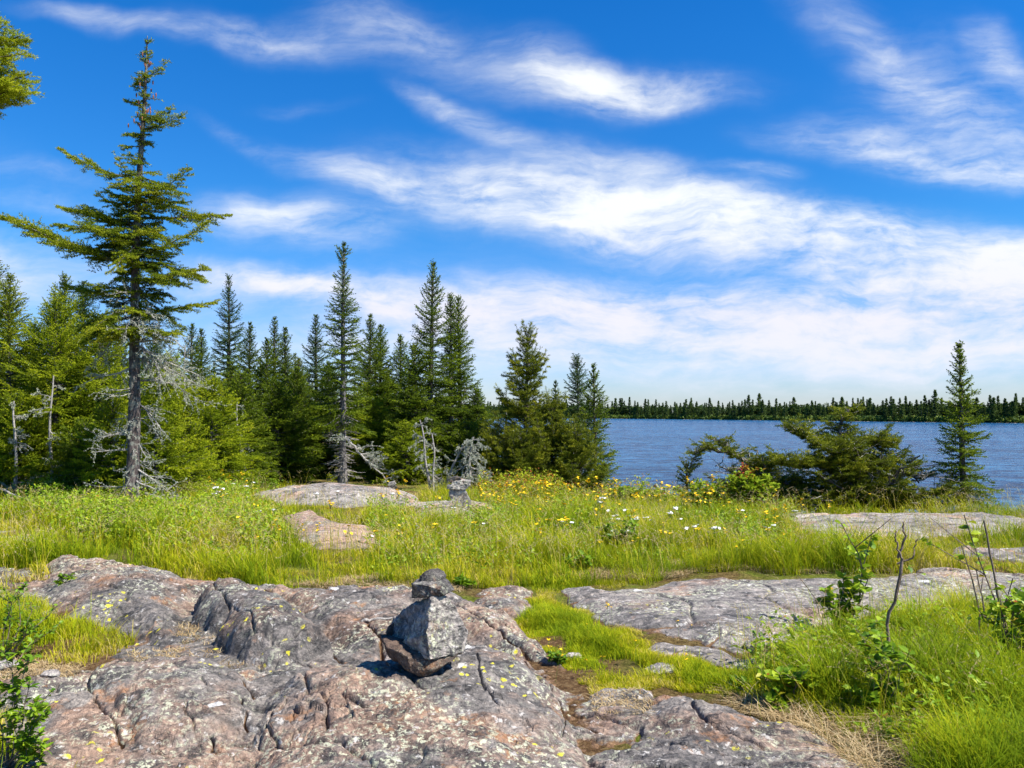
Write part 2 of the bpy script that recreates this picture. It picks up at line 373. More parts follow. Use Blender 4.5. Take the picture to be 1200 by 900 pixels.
def soil():
    m, nt = mat('soil'); q = N(nt); g = q.n('ShaderNodeTexCoord').outputs['Object']
    n1 = q.noise(g, 1.3, 6, .65); n2 = q.noise(g, 26, 6, .75)
    c1 = q.ramp(n2, [(.3, (.045,.03,.012)), (.5, (.15,.10,.035)), (.7, (.33,.24,.10))])
    c2 = q.ramp(n2, [(.3, (.05,.07,.008)), (.5, (.14,.17,.02)), (.72, (.26,.27,.05))])
    col = q.mix(q.rng(n1, .42, .58), c1, c2)
    c3 = q.ramp(n2, [(.3, (.05,.026,.013)), (.5, (.15,.085,.038)), (.7, (.32,.22,.11))])
    col = q.mix(q.rng(q.attr('moss'), .3, .7), col, c3)
    b = q.n('ShaderNodeBump', {'Height': n2, 'Strength': 1.0, 'Distance': .06})
    p = q.n('ShaderNodeBsdfPrincipled', {'Base Color': col, 'Roughness': .95, 'Specular IOR Level': .1, 'Normal': b.outputs[0]})
    q.out(p.outputs[0]); return m
M_SOIL = soil()
def water():
    m, nt = mat('lake_water'); q = N(nt); g = q.n('ShaderNodeNewGeometry').outputs['Position']
    a = q.n('ShaderNodeMapping', {'Vector': g, 'Scale': (.55, 1.0, 1), 'Rotation': (0, 0, R(8))}).outputs[0]
    n1 = q.noise(a, 1.1, 6, .62, .4); n2 = q.noise(a, 4.2, 4, .6, .3); n3 = q.noise(a, .03, 3, .5)
    h = q.math('ADD', n1, q.math('MULTIPLY', n2, .28))
    lane = q.noise(q.n('ShaderNodeMapping', {'Vector': g, 'Scale': (.018, .07, 1)}).outputs[0], 1.0, 5, .6)
    h = q.math('ADD', h, q.rng(lane, .3, .7, -.07, .07))
    st = q.rng(n3, .35, .65, .8, 1.0)
    b = q.n('ShaderNodeBump', {'Height': h, 'Strength': st, 'Distance': 1.5})
    col = q.ramp(h, [(.42, (.001,.009,.036)), (.58, (.003,.038,.125)), (.74, (.03,.15,.30))])  # ripple light and dark painted into the base colour, lighter on wave crests
    p = q.n('ShaderNodeBsdfPrincipled', {'Base Color': col, 'Roughness': .22, 'IOR': 1.33, 'Specular IOR Level': .18, 'Specular Tint': (.15,.58,.88,1), 'Normal': b.outputs[0]})
    q.out(p.outputs[0]); return m
M_WATER = water()
def flat(name, c, rough=.6, trans=0):
    m, nt = mat(name); q = N(nt)
    g = q.n('ShaderNodeNewGeometry').outputs['Position']
    col = q.mix(q.noise(g, 60, 3), tuple(v*.8 for v in c), tuple(min(1, v*1.12) for v in c))
    p = q.n('ShaderNodeBsdfPrincipled', {'Base Color': col, 'Roughness': rough, 'Specular IOR Level': .2})
    q.out(p.outputs[0]); return m
M_YEL = flat('yellow_petal', (.85, .54, .012)); M_WHT = flat('white_petal', (.80, .80, .78)); M_STEM = flat('flower_stem', (.12, .20, .03))
M_CONE = flat('spruce_cone', (.26, .10, .05)); M_ROSE = flat('pink_grass_seed', (.36, .22, .20))

# ------------------------------------------------------------------ terrain
WATER_Z = -2.4
def shore_y(x):
    return 17.2+16*sstep(-.2, -4.5, x)+20*sstep(-4, -14, x)-2.2*sstep(.2, 1.4, x)-2.0*sstep(3.0, 4.6, x)+.5*noise2(x*.5, x*0+3., 3)
def far_y(x):
    d = 560-40*sstep(0, 100, x)-262*sstep(40, 235, x)
    return d+6*noise2(x*.02, x*0+1., 8)
def soil_z(x, y):
    e = shore_y(x)
    z = .035*fbm(x*.45, y*.45, 11, 3)+.02*noise2(x*1.7, y*1.7, 4)
    z = z*sstep(2.5, 7, y)*1.0
    z = z+.06*np.exp(-((y-11)/3.0)**2)
    z = z-.012*np.clip(y-14, 0, 30)*sstep(.5, 3, x)
    fall = np.clip(y-e, 0, 40)
    z = z-.21*fall-.02*np.clip(fall-2, 0, 40)
    z = np.maximum(z, -5.5)
    fy = far_y(x)
    z = np.where(y > fy-60, -5.5+np.clip((y-(fy-60))/60, 0, 1)*(5.5+WATER_Z-.35)+np.clip(y-fy, 0, 14)*.07+np.clip(y-fy-14, 0, 120)*.02, z)
    return z
def poly(pts, z=0.0): return [G(a, b, z) for a, b in pts]

# lobes of bedrock, foreground: (polygon px, z for tracing, base z, dome height, edge softness)
LOBES = [
 # upper left hump
 ([(38,652),(79,650),(166,664),(242,682),(313,690),(400,694),(440,700),(400,722),(329,706),(300,712),(232,706),(222,730),(212,750),(189,758),(160,748),(113,732),(66,726),(40,700)], .05, -.02, .18, .15),
 # boulder lobe
 ([(223,709),(245,700),(302,701),(334,718),(363,742),(396,771),(355,781),(321,783),(287,779),(261,768),(250,747),(222,732)], .06, -.01, .30, .085),
 # strip behind the cairn
 ([(322,697),(400,690),(480,688),(545,697),(600,724),(645,754),(660,775),(600,768),(540,755),(450,770),(408,772),(374,740),(340,714)], .05, -.02, .17, .13),
 # main dome
 ([(296,806),(340,786),(400,776),(450,768),(540,752),(600,757),(645,775),(676,810),(692,850),(720,905),(760,1000),(280,1000),(270,900),(284,846)], .10, -.02, .22, .20),
 # brown slab lower left
 ([(98,787),(143,781),(242,783),(289,792),(300,817),(306,847),(268,862),(227,879),(159,876),(132,855),(100,806)], .04, -.02, .17, .075),
 # low left apron
 ([(20,768),(95,790),(130,850),(160,872),(290,880),(310,1000),(60,1000),(30,850)], .02, -.02, .05, .14),
 ([(148,758),(204,760),(215,772),(208,781),(143,783)], .0, -.01, .06, .05),
 # lower right rock
 ([(738,828),(765,815),(800,815),(850,825),(907,832),(982,862),(1060,900),(1100,1000),(700,1000),(640,900),(679,862),(740,862)], .05, -.02, .12, .16),
 # low saddle between dome and lower right rock
 ([(670,830),(700,815),(770,812),(780,862),(720,885),(680,885)], 0, .0, .045, .05),
 # broad floor of rock joining the lobes
 ([(-60,655),(40,655),(166,668),(300,692),(480,688),(545,697),(600,728),(650,760),(690,835),(760,850),(860,850),(960,880),(1060,1000),(-60,1000),(-60,800),(20,770),(100,775),(130,745),(40,730),(-60,720)], .04, .0, .05, .3),
 # small boulder by the grass wedge
 ([(548,697),(565,690),(600,689),(628,694),(633,712),(610,724),(580,726),(556,716)], .03, -.02, .13, .07),
]
CRACKS = [  # px polylines, width m, depth m
 ([(310,697),(340,712),(362,735),(385,760),(402,778)], .030, .09),
 ([(330,704),(345,712),(352,716),(395,722),(440,716)], .018, .06),
 ([(245,705),(262,728),(268,742)], .016, .06),
 ([(272,742),(290,752),(298,772)], .012, .05),
 ([(430,735),(445,755),(452,780)], .03, .06),
 ([(470,700),(510,712),(560,738),(600,758),(640,772)], .022, .06),
 ([(520,725),(575,735),(610,752)], .02, .05),
 ([(98,792),(106,808),(128,842),(143,868)], .014, .05),
 ([(140,874),(190,880),(232,878),(262,866),(300,870)], .016, .05),
 ([(283,800),(300,815),(320,812),(345,822)], .02, .07),
 ([(282,822),(292,852),(315,856)], .018, .07),
 ([(320,842),(312,862),(330,888)], .010, .06),
 ([(355,800),(362,840),(382,850),(384,885)], .014, .06), ([(382,850),(400,845),(430,860)], .016, .06),
 ([(245,862),(250,878),(300,890)], .014, .05), ([(216,845),(232,868)], .012, .04),
 ([(540,775),(560,800),(565,840),(585,860)], .012, .035), ([(470,800),(455,820),(500,845),(560,850)], .016, .045),
 ([(640,800),(665,835),(655,870)], .012, .04), ([(600,780),(640,815),(700,850)], .012, .03),
 ([(800,830),(830,860),(900,880)], .014, .05), ([(600,870),(680,880),(760,872),(860,895)], .014, .04),
]
HUMPS = [(520,835,.30,.03),(590,800,.28,.045),(440,820,.22,.035),(620,850,.25,.03),(350,800,.22,.03),(150,700,.35,.05),(120,690,.3,.04),(330,750,.2,.03),(180,830,.25,.03),(830,845,.2,.04)]
def facets(x, y, sx_, sy_, amt, seed):
    wx = x*sx_+.35*fbm(x*sx_*.8, y*sy_*.8, seed, 2); wy = y*sy_+.35*fbm(x*sx_*.8, y*sy_*.8, seed+3, 2)
    ix = np.floor(wx); iy = np.floor(wy); best = np.full(x.shape, 9.); out = np.zeros(x.shape)
    for a in (-1, 0, 1):
        for b in (-1, 0, 1):
            cx = ix+a; cyy = iy+b; dx = wx-(cx+.5+.9*(_h(cx, cyy, seed)-.5)); dy = wy-(cyy+.5+.9*(_h(cx, cyy, seed+5)-.5))
            d = dx*dx+dy*dy; m = d < best
            v = (_h(cx, cyy, seed+7)-.5)*dx+(_h(cx, cyy, seed+8)-.5)*dy+(_h(cx, cyy, seed+9)-.5)*.25
            best = np.where(m, d, best); out = np.where(m, v, out)
    return out*amt*.25/max(sx_, sy_)
def bedrock_z(x, y):
    wx = x+.045*fbm(x*3.1, y*3.1, 21, 3); wy = y+.06*fbm(x*2.7, y*2.7, 31, 3)
    h = np.full(x.shape, -.30); crev = np.full(x.shape, 9.0)
    for i, (pts, zt, z0, H, wd) in enumerate(LOBES):
        s = sdpoly(wx, wy, poly(pts, zt))
        dome = z0+H*(1-np.exp(-np.clip(s, 0, 9)/wd))
        hi = np.where(s > 0, dome, z0+s*2.2)
        h = np.maximum(h, hi)
    for (a, b, r, hh) in HUMPS:
        gx, gy = G(a, b, .08); h = h+hh*np.exp(-((x-gx)**2+((y-gy)*.8)**2)/(r*r))*(h > -.05)
    h = h+.030*fbm(x*1.6, y*1.6, 41, 3)+.018*fbm(x*5, y*7, 51, 3)+.006*fbm(x*19, y*24, 61, 3)+.0025*fbm(x*60, y*70, 71, 2)
    # joints
    ang = R(24); rx = x*math.cos(ang)+y*math.sin(ang); ry = -x*math.sin(ang)+y*math.cos(ang)
    f1, f2, cid = voro(rx*1.3+.22*fbm(x*2, y*2, 5, 3), ry*2.0+.22*fbm(x*2.2, y*2.2, 6, 3), 3)
    e = f2-f1
    h = h+(cid-.5)*.035*sstep(0, .08, e)-.035*np.exp(-e/.02)*sstep(.45, .6, _h(np.floor(cid*977), np.floor(cid*31), 2)*.0+.5+.5*noise2(x*1.3, y*1.3, 9))
    # finer blocks in the lower middle
    gx, gy = G(345, 860, .05); bm_ = np.exp(-(((x-gx)/.42)**2+((y-gy)/.30)**2))
    f1b, f2b, cb_ = voro(x*6.5+.4*fbm(x*5, y*5, 15, 2), y*5+.4*fbm(x*5, y*5, 16, 2), 8)
    eb = f2b-f1b
    h = h+bm_*((cb_-.5)*.05-.03*np.exp(-eb/.03)+facets(x, y, 5, 5.5, 1.1, 171))
    ck = np.zeros(x.shape)
    wx2 = x+.012*fbm(x*9, y*9, 81, 3); wy2 = y+.014*fbm(x*9, y*9, 91, 3)
    for (pts, wdt, dep) in CRACKS:
        dl = sdline(wx2, wy2, poly(pts, .06)); k = np.exp(-(dl/(wdt*.6))**2); ck = np.maximum(ck, k*min(1.2, wdt/.02)); h = h-dep*np.exp(-dl/(wdt*.42))
    # ice-polished striae and flaking steps
    st = fbm((x*math.cos(.5)+y*math.sin(.5))*1.2, (-x*math.sin(.5)+y*math.cos(.5))*14, 101, 3)
    h = h+.003*st
    # angular facets: every block tilts a little its own way
    h = h+facets(x, y, 2.1, 3.0, .55, 141)*.75+facets(x, y, 5.5, 7.0, .45, 151)*.55+facets(x, y, 15, 19, .40, 161)*.35
    return h, ck
def slab_fn(polys, z0, H, wd, seed, streak=0, tilt=(0,0), zt=0.0, rough=1.0):
    ps = [poly(p, zt) for p in polys]
    cx, cyy = np.mean(ps[0], axis=0)
    def f(x, y):
        wx = x+.10*fbm(x*1.3, y*1.3, seed+1, 4); wy = y+.16*fbm(x*1.1, y*1.1, seed+2, 4)
        h = np.full(x.shape, -.4)
        for i, p in enumerate(ps):
            s = sdpoly(wx, wy, p); k = z0-.035*i
            h = np.maximum(h, np.where(s > 0, k+(H)*(1-np.exp(-np.clip(s, 0, 9)/wd)), k+s*1.8))
        h = h+tilt[0]*(x-cx)+tilt[1]*(y-cyy)
        h = h+rough*(.022*fbm(x*1.1, y*1.5, seed+3, 4)+.007*fbm(x*4, y*9, seed+4, 4)+.003*fbm(x*25, y*30, seed+5, 2))
        f1, f2, cid = voro(x*.8+.3*fbm(x, y, seed, 2), y*1.1, seed+7)
        h = h+rough*((cid-.5)*.03-.03*np.exp(-((f2-f1)/.03)**2))
        return h, np.exp(-((f2-f1)/.03)**2)*.8
    f.c = (cx, cyy, ps); return f
SLABS = {
 'right': (slab_fn([[(662,686),(737,686),(790,680),(825,674),(950,674),(1115,668),(1260,668),(1330,690),(1250,714),(1100,706),(1040,704),(990,716),(950,738),(905,756),(870,762),(800,748),(755,736),(700,716),(655,699)],
                    [(640,697),(690,712),(740,735),(800,752),(870,762),(950,740),(940,765),(880,785),(820,778),(775,768),(735,755),(745,745),(700,726)]], .0, .10, .16, 200, zt=.06), M_SLAB),
 'pink': (slab_fn([[(338,607),(355,600),(383,610),(436,616),(450,628),(436,648),(418,662),(378,658),(352,642)]], .02, .10, .12, 300, zt=.12, tilt=(0, .055)), M_PINKROCK),
 'hump': (slab_fn([[(292,583),(330,578),(390,576),(450,578),(484,582),(492,590),(470,596),(400,598),(330,594)]], .02, .34, .8, 400, zt=0), M_FARROCK),
 'flat': (slab_fn([[(486,598),(540,596),(562,604),(556,612),(520,614),(490,610)],[(470,590),(560,588),(585,594),(500,599)]], .03, .12, .12, 500, zt=.05), M_FARROCK),
 'ledge': (slab_fn([[(905,606),(960,603),(1060,604),(1150,606),(1240,612),(1250,626),(1160,630),(1090,640),(1010,638),(940,624)]], .02, .12, .25, 600, zt=.05), M_FARROCK),
 'ledge2': (slab_fn([[(1118,646),(1170,642),(1280,646),(1290,658),(1180,657),(1125,654)]], .02, .12, .15, 700, zt=.05), M_SLAB),
 'patch': (slab_fn([[(-60,622),(20,618),(62,624),(66,640),(20,648),(-60,646)]], .02, .06, .2, 800, zt=.0), M_FARROCK),
}
GRIDS = {}
def grid_mesh(name, us, ys, fn, material, soilf=None, label=None, cat=None, kind=None, warp=0.0):
    U, Y = np.meshgrid(us, ys); X = U*(Y+warp)
    Z, ck = fn(X, Y)
    Zs = soil_z(X, Y); GRIDS[name] = (us[0], us[-1], ys[0], ys[-1], Z)
    nr, nc = X.shape
    idx = np.arange(nr*nc).reshape(nr, nc)
    F = np.stack([idx[:-1, :-1], idx[:-1, 1:], idx[1:, 1:], idx[1:, :-1]], -1).reshape(-1, 4)
    above = (Z > Zs-.05).ravel()
    if soilf: F = F[above[F].any(1)]
    V = np.stack([X, Y, Z], -1).reshape(-1, 3)
    used = np.zeros(len(V), bool); used[F.ravel()] = True
    mp = np.cumsum(used)-1
    dirt = np.clip(ck*.7+sstep(.045, -.01, Z-Zs)*.75, 0, 1.2).ravel()
    o = mesh(name, V[used], mp[F], material, attrs={'dirt': dirt[used]}, smooth=True)
    if label or kind: tag(o, label, cat, kind=kind)
    return o
def soil_moss(x, y):
    m = np.zeros(x.shape)
    for (a, b, r) in [(245,757,.22),(290,785,.25),(220,772,.2),(330,785,.15),(735,835,.22),(560,745,.2),(470,735,.25),(430,750,.2),(700,830,.2)]:
        gx, gy = G(a, b); m = np.maximum(m, np.exp(-((x-gx)**2+(y-gy)**2)/(r*r)))
    m = np.maximum(m, sstep(7.4, 6.6, y)*sstep(.12, .02, x/np.maximum(y, 1)-.06)*.8)
    return m
# the soil sheet
ys = np.concatenate([np.linspace(-6, 2.4, 12), np.linspace(2.5, 9, 330), 9*np.exp(np.linspace(0, math.log(60/9.), 200))[1:], np.linspace(64, 900, 140)])
us = np.linspace(-1.5, 1.5, 420)
def gf(x, y):
    return soil_z(x, y), x*0
U, Y = np.meshgrid(us, ys); X = U*(np.abs(Y)+6)*.9
Zg = soil_z(X, Y)+np.where(Y < 30, .012*fbm(X*7, Y*7, 77, 3), 0)
idx = np.arange(X.size).reshape(X.shape)
F = np.stack([idx[:-1, :-1], idx[:-1, 1:], idx[1:, 1:], idx[1:, :-1]], -1).reshape(-1, 4)
tag(mesh('ground', np.stack([X, Y, Zg], -1).reshape(-1, 3), F, M_SOIL, attrs={'moss': soil_moss(X, Y).ravel()}, smooth=True), kind='structure')
mesh('lake_water', [(-1500, 8, WATER_Z), (1500, 8, WATER_Z), (1500, 1600, WATER_Z), (-1500, 1600, WATER_Z)], np.array([[0,1,2,3]]), M_WATER)['kind'] = 'structure'
grid_mesh('bedrock', np.linspace(-.80, .72, 1500), np.linspace(2.6, 8.6, 760), bedrock_z, M_ROCK, True, kind='structure')
SL_INFO = {'right': ('rock_slab', 'broad flat grey rock slab with thin cracks, right of the front cairn, below the meadow'),
 'pink': ('rock_slab', 'small smooth pinkish rock slab sunk in tall grass, left of the middle cairn'),
 'hump': ('rock_outcrop', 'low rounded pale rock hump at the forest edge under the smallest cairn'),
 'flat': ('rock_slab', 'low flat pale rock under the middle cairn'),
 'ledge': ('rock_ledge', 'long pale rock ledge in front of the sprawling pine by the lake'),
 'ledge2': ('rock_slab', 'small flat grey rock in the grass at the right edge of the photo'),
 'patch': ('rock_slab', 'pale lichen covered rock in the weeds at the left edge, beneath the dead branches')}
for k, (f, m_) in SLABS.items():
    pp = np.concatenate([np.array(p) for p in f.c[2]]); x0, y0 = pp.min(0)-.35; x1, y1 = pp.max(0)+.45
    d = max(.010, .0022*y0)
    xs = np.arange(x0, x1, d); yv = np.arange(max(y0, .5), y1, d*1.3)
    Xs, Ys = np.meshgrid(xs, yv); Z, ck = f(Xs, Ys); Zs = soil_z(Xs, Ys); GRIDS[k] = (xs[0], xs[-1], yv[0], yv[-1], Z)
    Fi = np.arange(Xs.size).reshape(Xs.shape)
    F = np.stack([Fi[:-1, :-1], Fi[:-1, 1:], Fi[1:, 1:], Fi[1:, :-1]], -1).reshape(-1, 4)
    F = F[(Z > Zs-.06).ravel()[F].any(1)]
    V = np.stack([Xs, Ys, Z], -1).reshape(-1, 3); used = np.zeros(len(V), bool); used[F.ravel()] = True; mp = np.cumsum(used)-1
    dirt = np.clip(ck*.6+sstep(.04, -.01, Z-Zs)*.7, 0, 1.2).ravel()
    nm, lb = SL_INFO[k]
    tag(mesh(nm, V[used], mp[F], m_, attrs={'dirt': dirt[used]}, smooth=True), lb, 'rock')

def rock_z(x, y):
    x = np.atleast_1d(np.asarray(x, float)); y = np.atleast_1d(np.asarray(y, float))
    U0, U1, Y0, Y1, Z = GRIDS['bedrock']; nr, nc = Z.shape
    a = (x/np.maximum(y, .1)-U0)/(U1-U0)*(nc-1); b = (y-Y0)/(Y1-Y0)*(nr-1)
    ok = (a >= 0) & (a <= nc-1) & (b >= 0) & (b <= nr-1)
    z = np.where(ok, Z[np.clip(b+.5, 0, nr-1).astype(int), np.clip(a+.5, 0, nc-1).astype(int)], -.4)
    for k in SLABS:
        U0, U1, Y0, Y1, Z = GRIDS[k]; nr, nc = Z.shape
        a = (x-U0)/(U1-U0)*(nc-1); b = (y-Y0)/(Y1-Y0)*(nr-1)
        ok = (a >= 0) & (a <= nc-1) & (b >= 0) & (b <= nr-1)
        z = np.maximum(z, np.where(ok, Z[np.clip(b+.5, 0, nr-1).astype(int), np.clip(a+.5, 0, nc-1).astype(int)], -.4))
    return z
def top_z(x, y):
    return float(np.maximum(rock_z(x, y), soil_z(np.atleast_1d(float(x)), np.atleast_1d(float(y))))[0])

# ------------------------------------------------------------------ conifers
def needles(p0, p1, tint, dens, ln, wd, r, spread=.85, flat_=.0, taper=.35):
    """needle triangles along twig segments"""
    if len(p0) == 0: return np.zeros((0,3)), np.zeros((0,3), int), np.zeros(0)
    L = np.linalg.norm(p1-p0, axis=1); cnt = np.maximum(2, (L*dens).astype(int)+1)
    i = np.repeat(np.arange(len(p0)), cnt); n = len(i)
    t = r.random(n); a = nrm(p1-p0)[i]; base = p0[i]+(p1-p0)[i]*t[:, None]
    rad = r.normal(size=(n, 3)); rad[:, 2] = rad[:, 2]*(1-flat_)+.15; rad = nrm(rad-a*np.sum(rad*a, 1, keepdims=True))
    d = nrm(a*.75+rad*spread)
    l = ln*(1-taper*t)*(.7+.6*r.random(n))
    s = nrm(np.cross(d, r.normal(size=(n, 3))))*(wd*.5)
    V = np.stack([base-s, base+s, base+d*l[:, None]], 1).reshape(-1, 3)
    F = np.arange(n*3).reshape(-1, 3)
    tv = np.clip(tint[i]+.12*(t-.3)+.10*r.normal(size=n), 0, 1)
    return V, F, np.repeat(tv, 3)

def branch(s, az, L, e0, up, droop, r, wood, segs, tints, tw=.07, twl=.36, sub=False, tb=.4, dead=False, curl=0.0):
    k = 7; t = np.linspace(0, 1, k)
    dh = np.array([math.cos(az), math.sin(az), 0.]); sd = np.array([-dh[1], dh[0], 0.])
    wob = np.cumsum(r.normal(size=k))*.025*L
    z = L*(math.sin(e0)*t-droop*t**1.5+up*t**2.5)
    pts = s+dh*(L*t*math.cos(e0))[:, None]+sd*(wob+curl*L*t**2)[:, None]; pts[:, 2] += z+np.cumsum(r.normal(size=k))*.012*L
    rw = (.007+.011*L)*(1-.85*t)
    wood.append((pts[:-1], pts[1:], rw[:-1], rw[1:]))
    if dead: return pts
    n = max(3, int(L/tw)); tt = np.linspace(.16 if L > .5 else .05, 1, n)+r.normal(size=n)*.01; tt = np.clip(tt, 0, 1)
    tt = np.repeat(tt, 2); side = np.tile([1., -1.], n)
    B = np.stack([np.interp(tt, t, pts[:, j]) for j in range(3)], 1)
    T = np.stack([np.interp(np.clip(tt+.08, 0, 1), t, pts[:, j])-np.interp(np.clip(tt-.08, 0, 1), t, pts[:, j]) for j in range(3)], 1); T = nrm(T)
    l = (twl*L*(1-tt)**.75*np.minimum(1, .35+tt*2.2)+.024+.14*min(L, .35))*(.6+.7*r.random(len(tt)))
    S = nrm(np.cross(T, [0, 0, 1.]))*side[:, None]
    D = nrm(T*.85+S*.80+np.array([0, 0, 1.])*(r.normal(size=len(tt))*.22-.04)[:, None])
    E = B+D*l[:, None]; E[:, 2] -= .10*l
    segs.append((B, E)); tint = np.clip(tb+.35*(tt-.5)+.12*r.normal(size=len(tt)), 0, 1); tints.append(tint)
    segs.append((pts[2:-1], pts[3:])); tints.append(np.full(len(pts)-3, tb))
    if sub:
        m = l > .10; B2, E2, D2, l2, S2 = B[m], E[m], D[m], l[m], S[m]; T2 = T[m]
        for q in (.25, .42, .58, .74, .88):
            for sg in (1, -1):
                b = B2+(E2-B2)*q; side2 = nrm(np.cross(D2, [0, 0, 1.]))*sg
                dd = nrm(D2*.75+side2*.8+r.normal(size=b.shape)*.15)
                ll = l2*.42*(1.15-q)*(.6+.8*r.random(len(b)))+.02
                segs.append((b, b+dd*ll[:, None])); tints.append(np.clip(tint[m]+.1*r.normal(size=len(b))+.05, 0, 1))
    return pts

def prof_cone(f, p=.85): return f**p
def conifer_arrays(H, Rm, seed, lean=(0,0), start=.05, levels=26, per=5, p=.8, jag=.35, e_top=.9, e_bot=-.05, up=.25, droop=.25,
                   tw=.075, twl=.4, sub=False, tb=.42, dens=80, nl=.042, nw=.010, trunk=None, topbare=0, prof=None, deadfrac=0.0, gaps=.08,
                   flat_=.0, sides=7, bend=0.0, azbias=None, wood_r=1.0, deadto=None, deadlen=.6):
    r = np.random.default_rng(seed)
    tr = trunk or (.012*H+.02)
    hz = np.linspace(0, 1, 12); bx = lean[0]*hz+bend*np.sin(hz*math.pi)+np.cumsum(r.normal(size=12))*.004*H*.4*hz; by = lean[1]*hz
    bx = bx-(bx[-1]-lean[0])*hz
    tp = np.stack([bx, by, H*hz], 1); trd = tr*(1-hz)**.8+.006; trd[0] *= 1.35
    wood = []; segs = []; tints = []
    def at(f): return np.array([np.interp(f, hz, tp[:, j]) for j in range(3)])
    dead = []
    nb = levels*per
    for i in range(nb):
        lev = i//per; f = start+(1-start)*max(0.0, (lev+.5+(.16 if not sub else .5)*r.normal())/levels)**.92; f = max(f, start*.8)
        if f > .985: f = .985
        fr = min(1.0, max(0.0, 1-(f-start)/(1-start)))
        rad = Rm*(prof(fr) if prof else fr**p)+.03
        L = rad*(1-jag*r.random())
        if r.random() < gaps: L *= .45
        az = (i % per)*6.283/per+lev*1.1+r.normal()*.22
        if azbias: L *= azbias(az, f)
        e0 = e_bot+(e_top-e_bot)*(1-fr)**1.6+r.normal()*.10
        branch(at(f), az, L, e0, up*(.6+.8*r.random()), droop*(.6+.8*r.random())*fr, r, wood, segs, tints, tw, twl, sub and L > .35, tb+.12*r.normal())
    # leader
    a, b = at(.93), at(1.0); segs.append((a[None], b[None]+[[0,0,.03*H*.2]])); tints.append(np.array([tb+.1]))
    dwood = []
    if deadto:
        n = int(levels*per*.45)
        for i in range(n):
            f = .05+(deadto-.05)*r.random(); az = r.random()*6.283; L = Rm*deadlen*(.4+.7*r.random())
            pts = branch(at(f), az, L, -.15+r.normal()*.2, .1, .25, r, dwood, None, None, dead=True)
            for j in range(6):
                t0 = pts[1+j % 5]; a2 = az+r.choice([-1, 1])*(.5+.6*r.random()); l2 = L*.4*r.random()+.05
                e = t0+np.array([math.cos(a2)*l2, math.sin(a2)*l2, -.2*l2*r.random()])
                dwood.append((t0[None], e[None], np.array([.004]), np.array([.002])))
    p0 = np.concatenate([s[0] for s in segs]); p1 = np.concatenate([s[1] for s in segs]); ti = np.concatenate(tints)
    V, F, tv = needles(p0, p1, ti, dens, nl, nw, r, flat_=flat_)
    tV, tF = polytube(tp, trd, sides, .25, seed)
    def wd(ws, k=3):
        if not ws: return None
        return tubes(np.concatenate([a[0] for a in ws]), np.concatenate([a[1] for a in ws]), np.concatenate([a[2] for a in ws])*wood_r, np.concatenate([a[3] for a in ws])*wood_r, k)
    return dict(needles=(V, F, tv), trunk=(tV, tF), wood=wd(wood), dead=wd(dwood), at=at, tr=tr)
def place_conifer(name, label, cat, top, base_px, d, group=None, nmat=M_FIR, bark=M_BARK, sink=.06, **k):
    """top: pixel of the tip, base_px: pixel column of the foot, d: distance; height follows from the ground there"""
    bx = P(base_px, 500, d)[0]; z0 = float(soil_z(np.array([bx]), np.array([d]))[0])-sink
    t = P(top[0], top[1], d); H = t[2]-z0
    A = conifer_arrays(H, lean=(t[0]-bx, 0), **k)
    o = empty(name, (bx, d, z0), label, cat, group)
    V, F = A['trunk']; mesh('trunk', V, F, bark, o, smooth=True)
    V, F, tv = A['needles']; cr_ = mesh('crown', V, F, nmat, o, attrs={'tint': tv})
    if A['wood']: mesh('branch_wood', A['wood'][0], A['wood'][1], bark, cr_)
    if A['dead']: mesh('dead_branches', A['dead'][0], A['dead'][1], M_DEAD, o)
    return o, A

def dead_branch(start, az, L, e0, r, depth=3, thick=.018, down=.1):
    """recursive bare twig work: returns segments"""
    out = []
    def rec(p, d, l, th, dep):
        n = max(3, int(l/.12)); q = p.copy(); dd = d.copy()
        for i in range(n):
            dd = nrm(dd+r.normal(size=3)*.16+np.array([0, 0, -down*.25])); e = q+dd*l/n
            t0 = th*(1-i/n*.8); t1 = th*(1-(i+1)/n*.8)
            out.append((q, e, t0, t1))
            if dep > 0:
                for _ in range(2 if r.random() < .6 else 1):
                    nd = nrm(dd*.8+r.normal(size=3)*.55)
                    rec(e, nd, l*(.25+.3*r.random())*(1-i/n*.4), t1*.6, dep-1)
            q = e
    rec(np.asarray(start, float), nrm(np.array([math.cos(az)*math.cos(e0), math.sin(az)*math.cos(e0), math.sin(e0)])), L, thick, depth)
    return (np.array([o[0] for o in out]), np.array([o[1] for o in out]), np.array([o[2] for o in out]), np.array([o[3] for o in out]))
def lichen_on(sg, r, dens=60, ln=.03, wd=.012):
    a, b = sg[0], sg[1]
    V, F, tv = needles(a, b, np.full(len(a), .5), dens, ln, wd, r, spread=1.6)
    return V, F

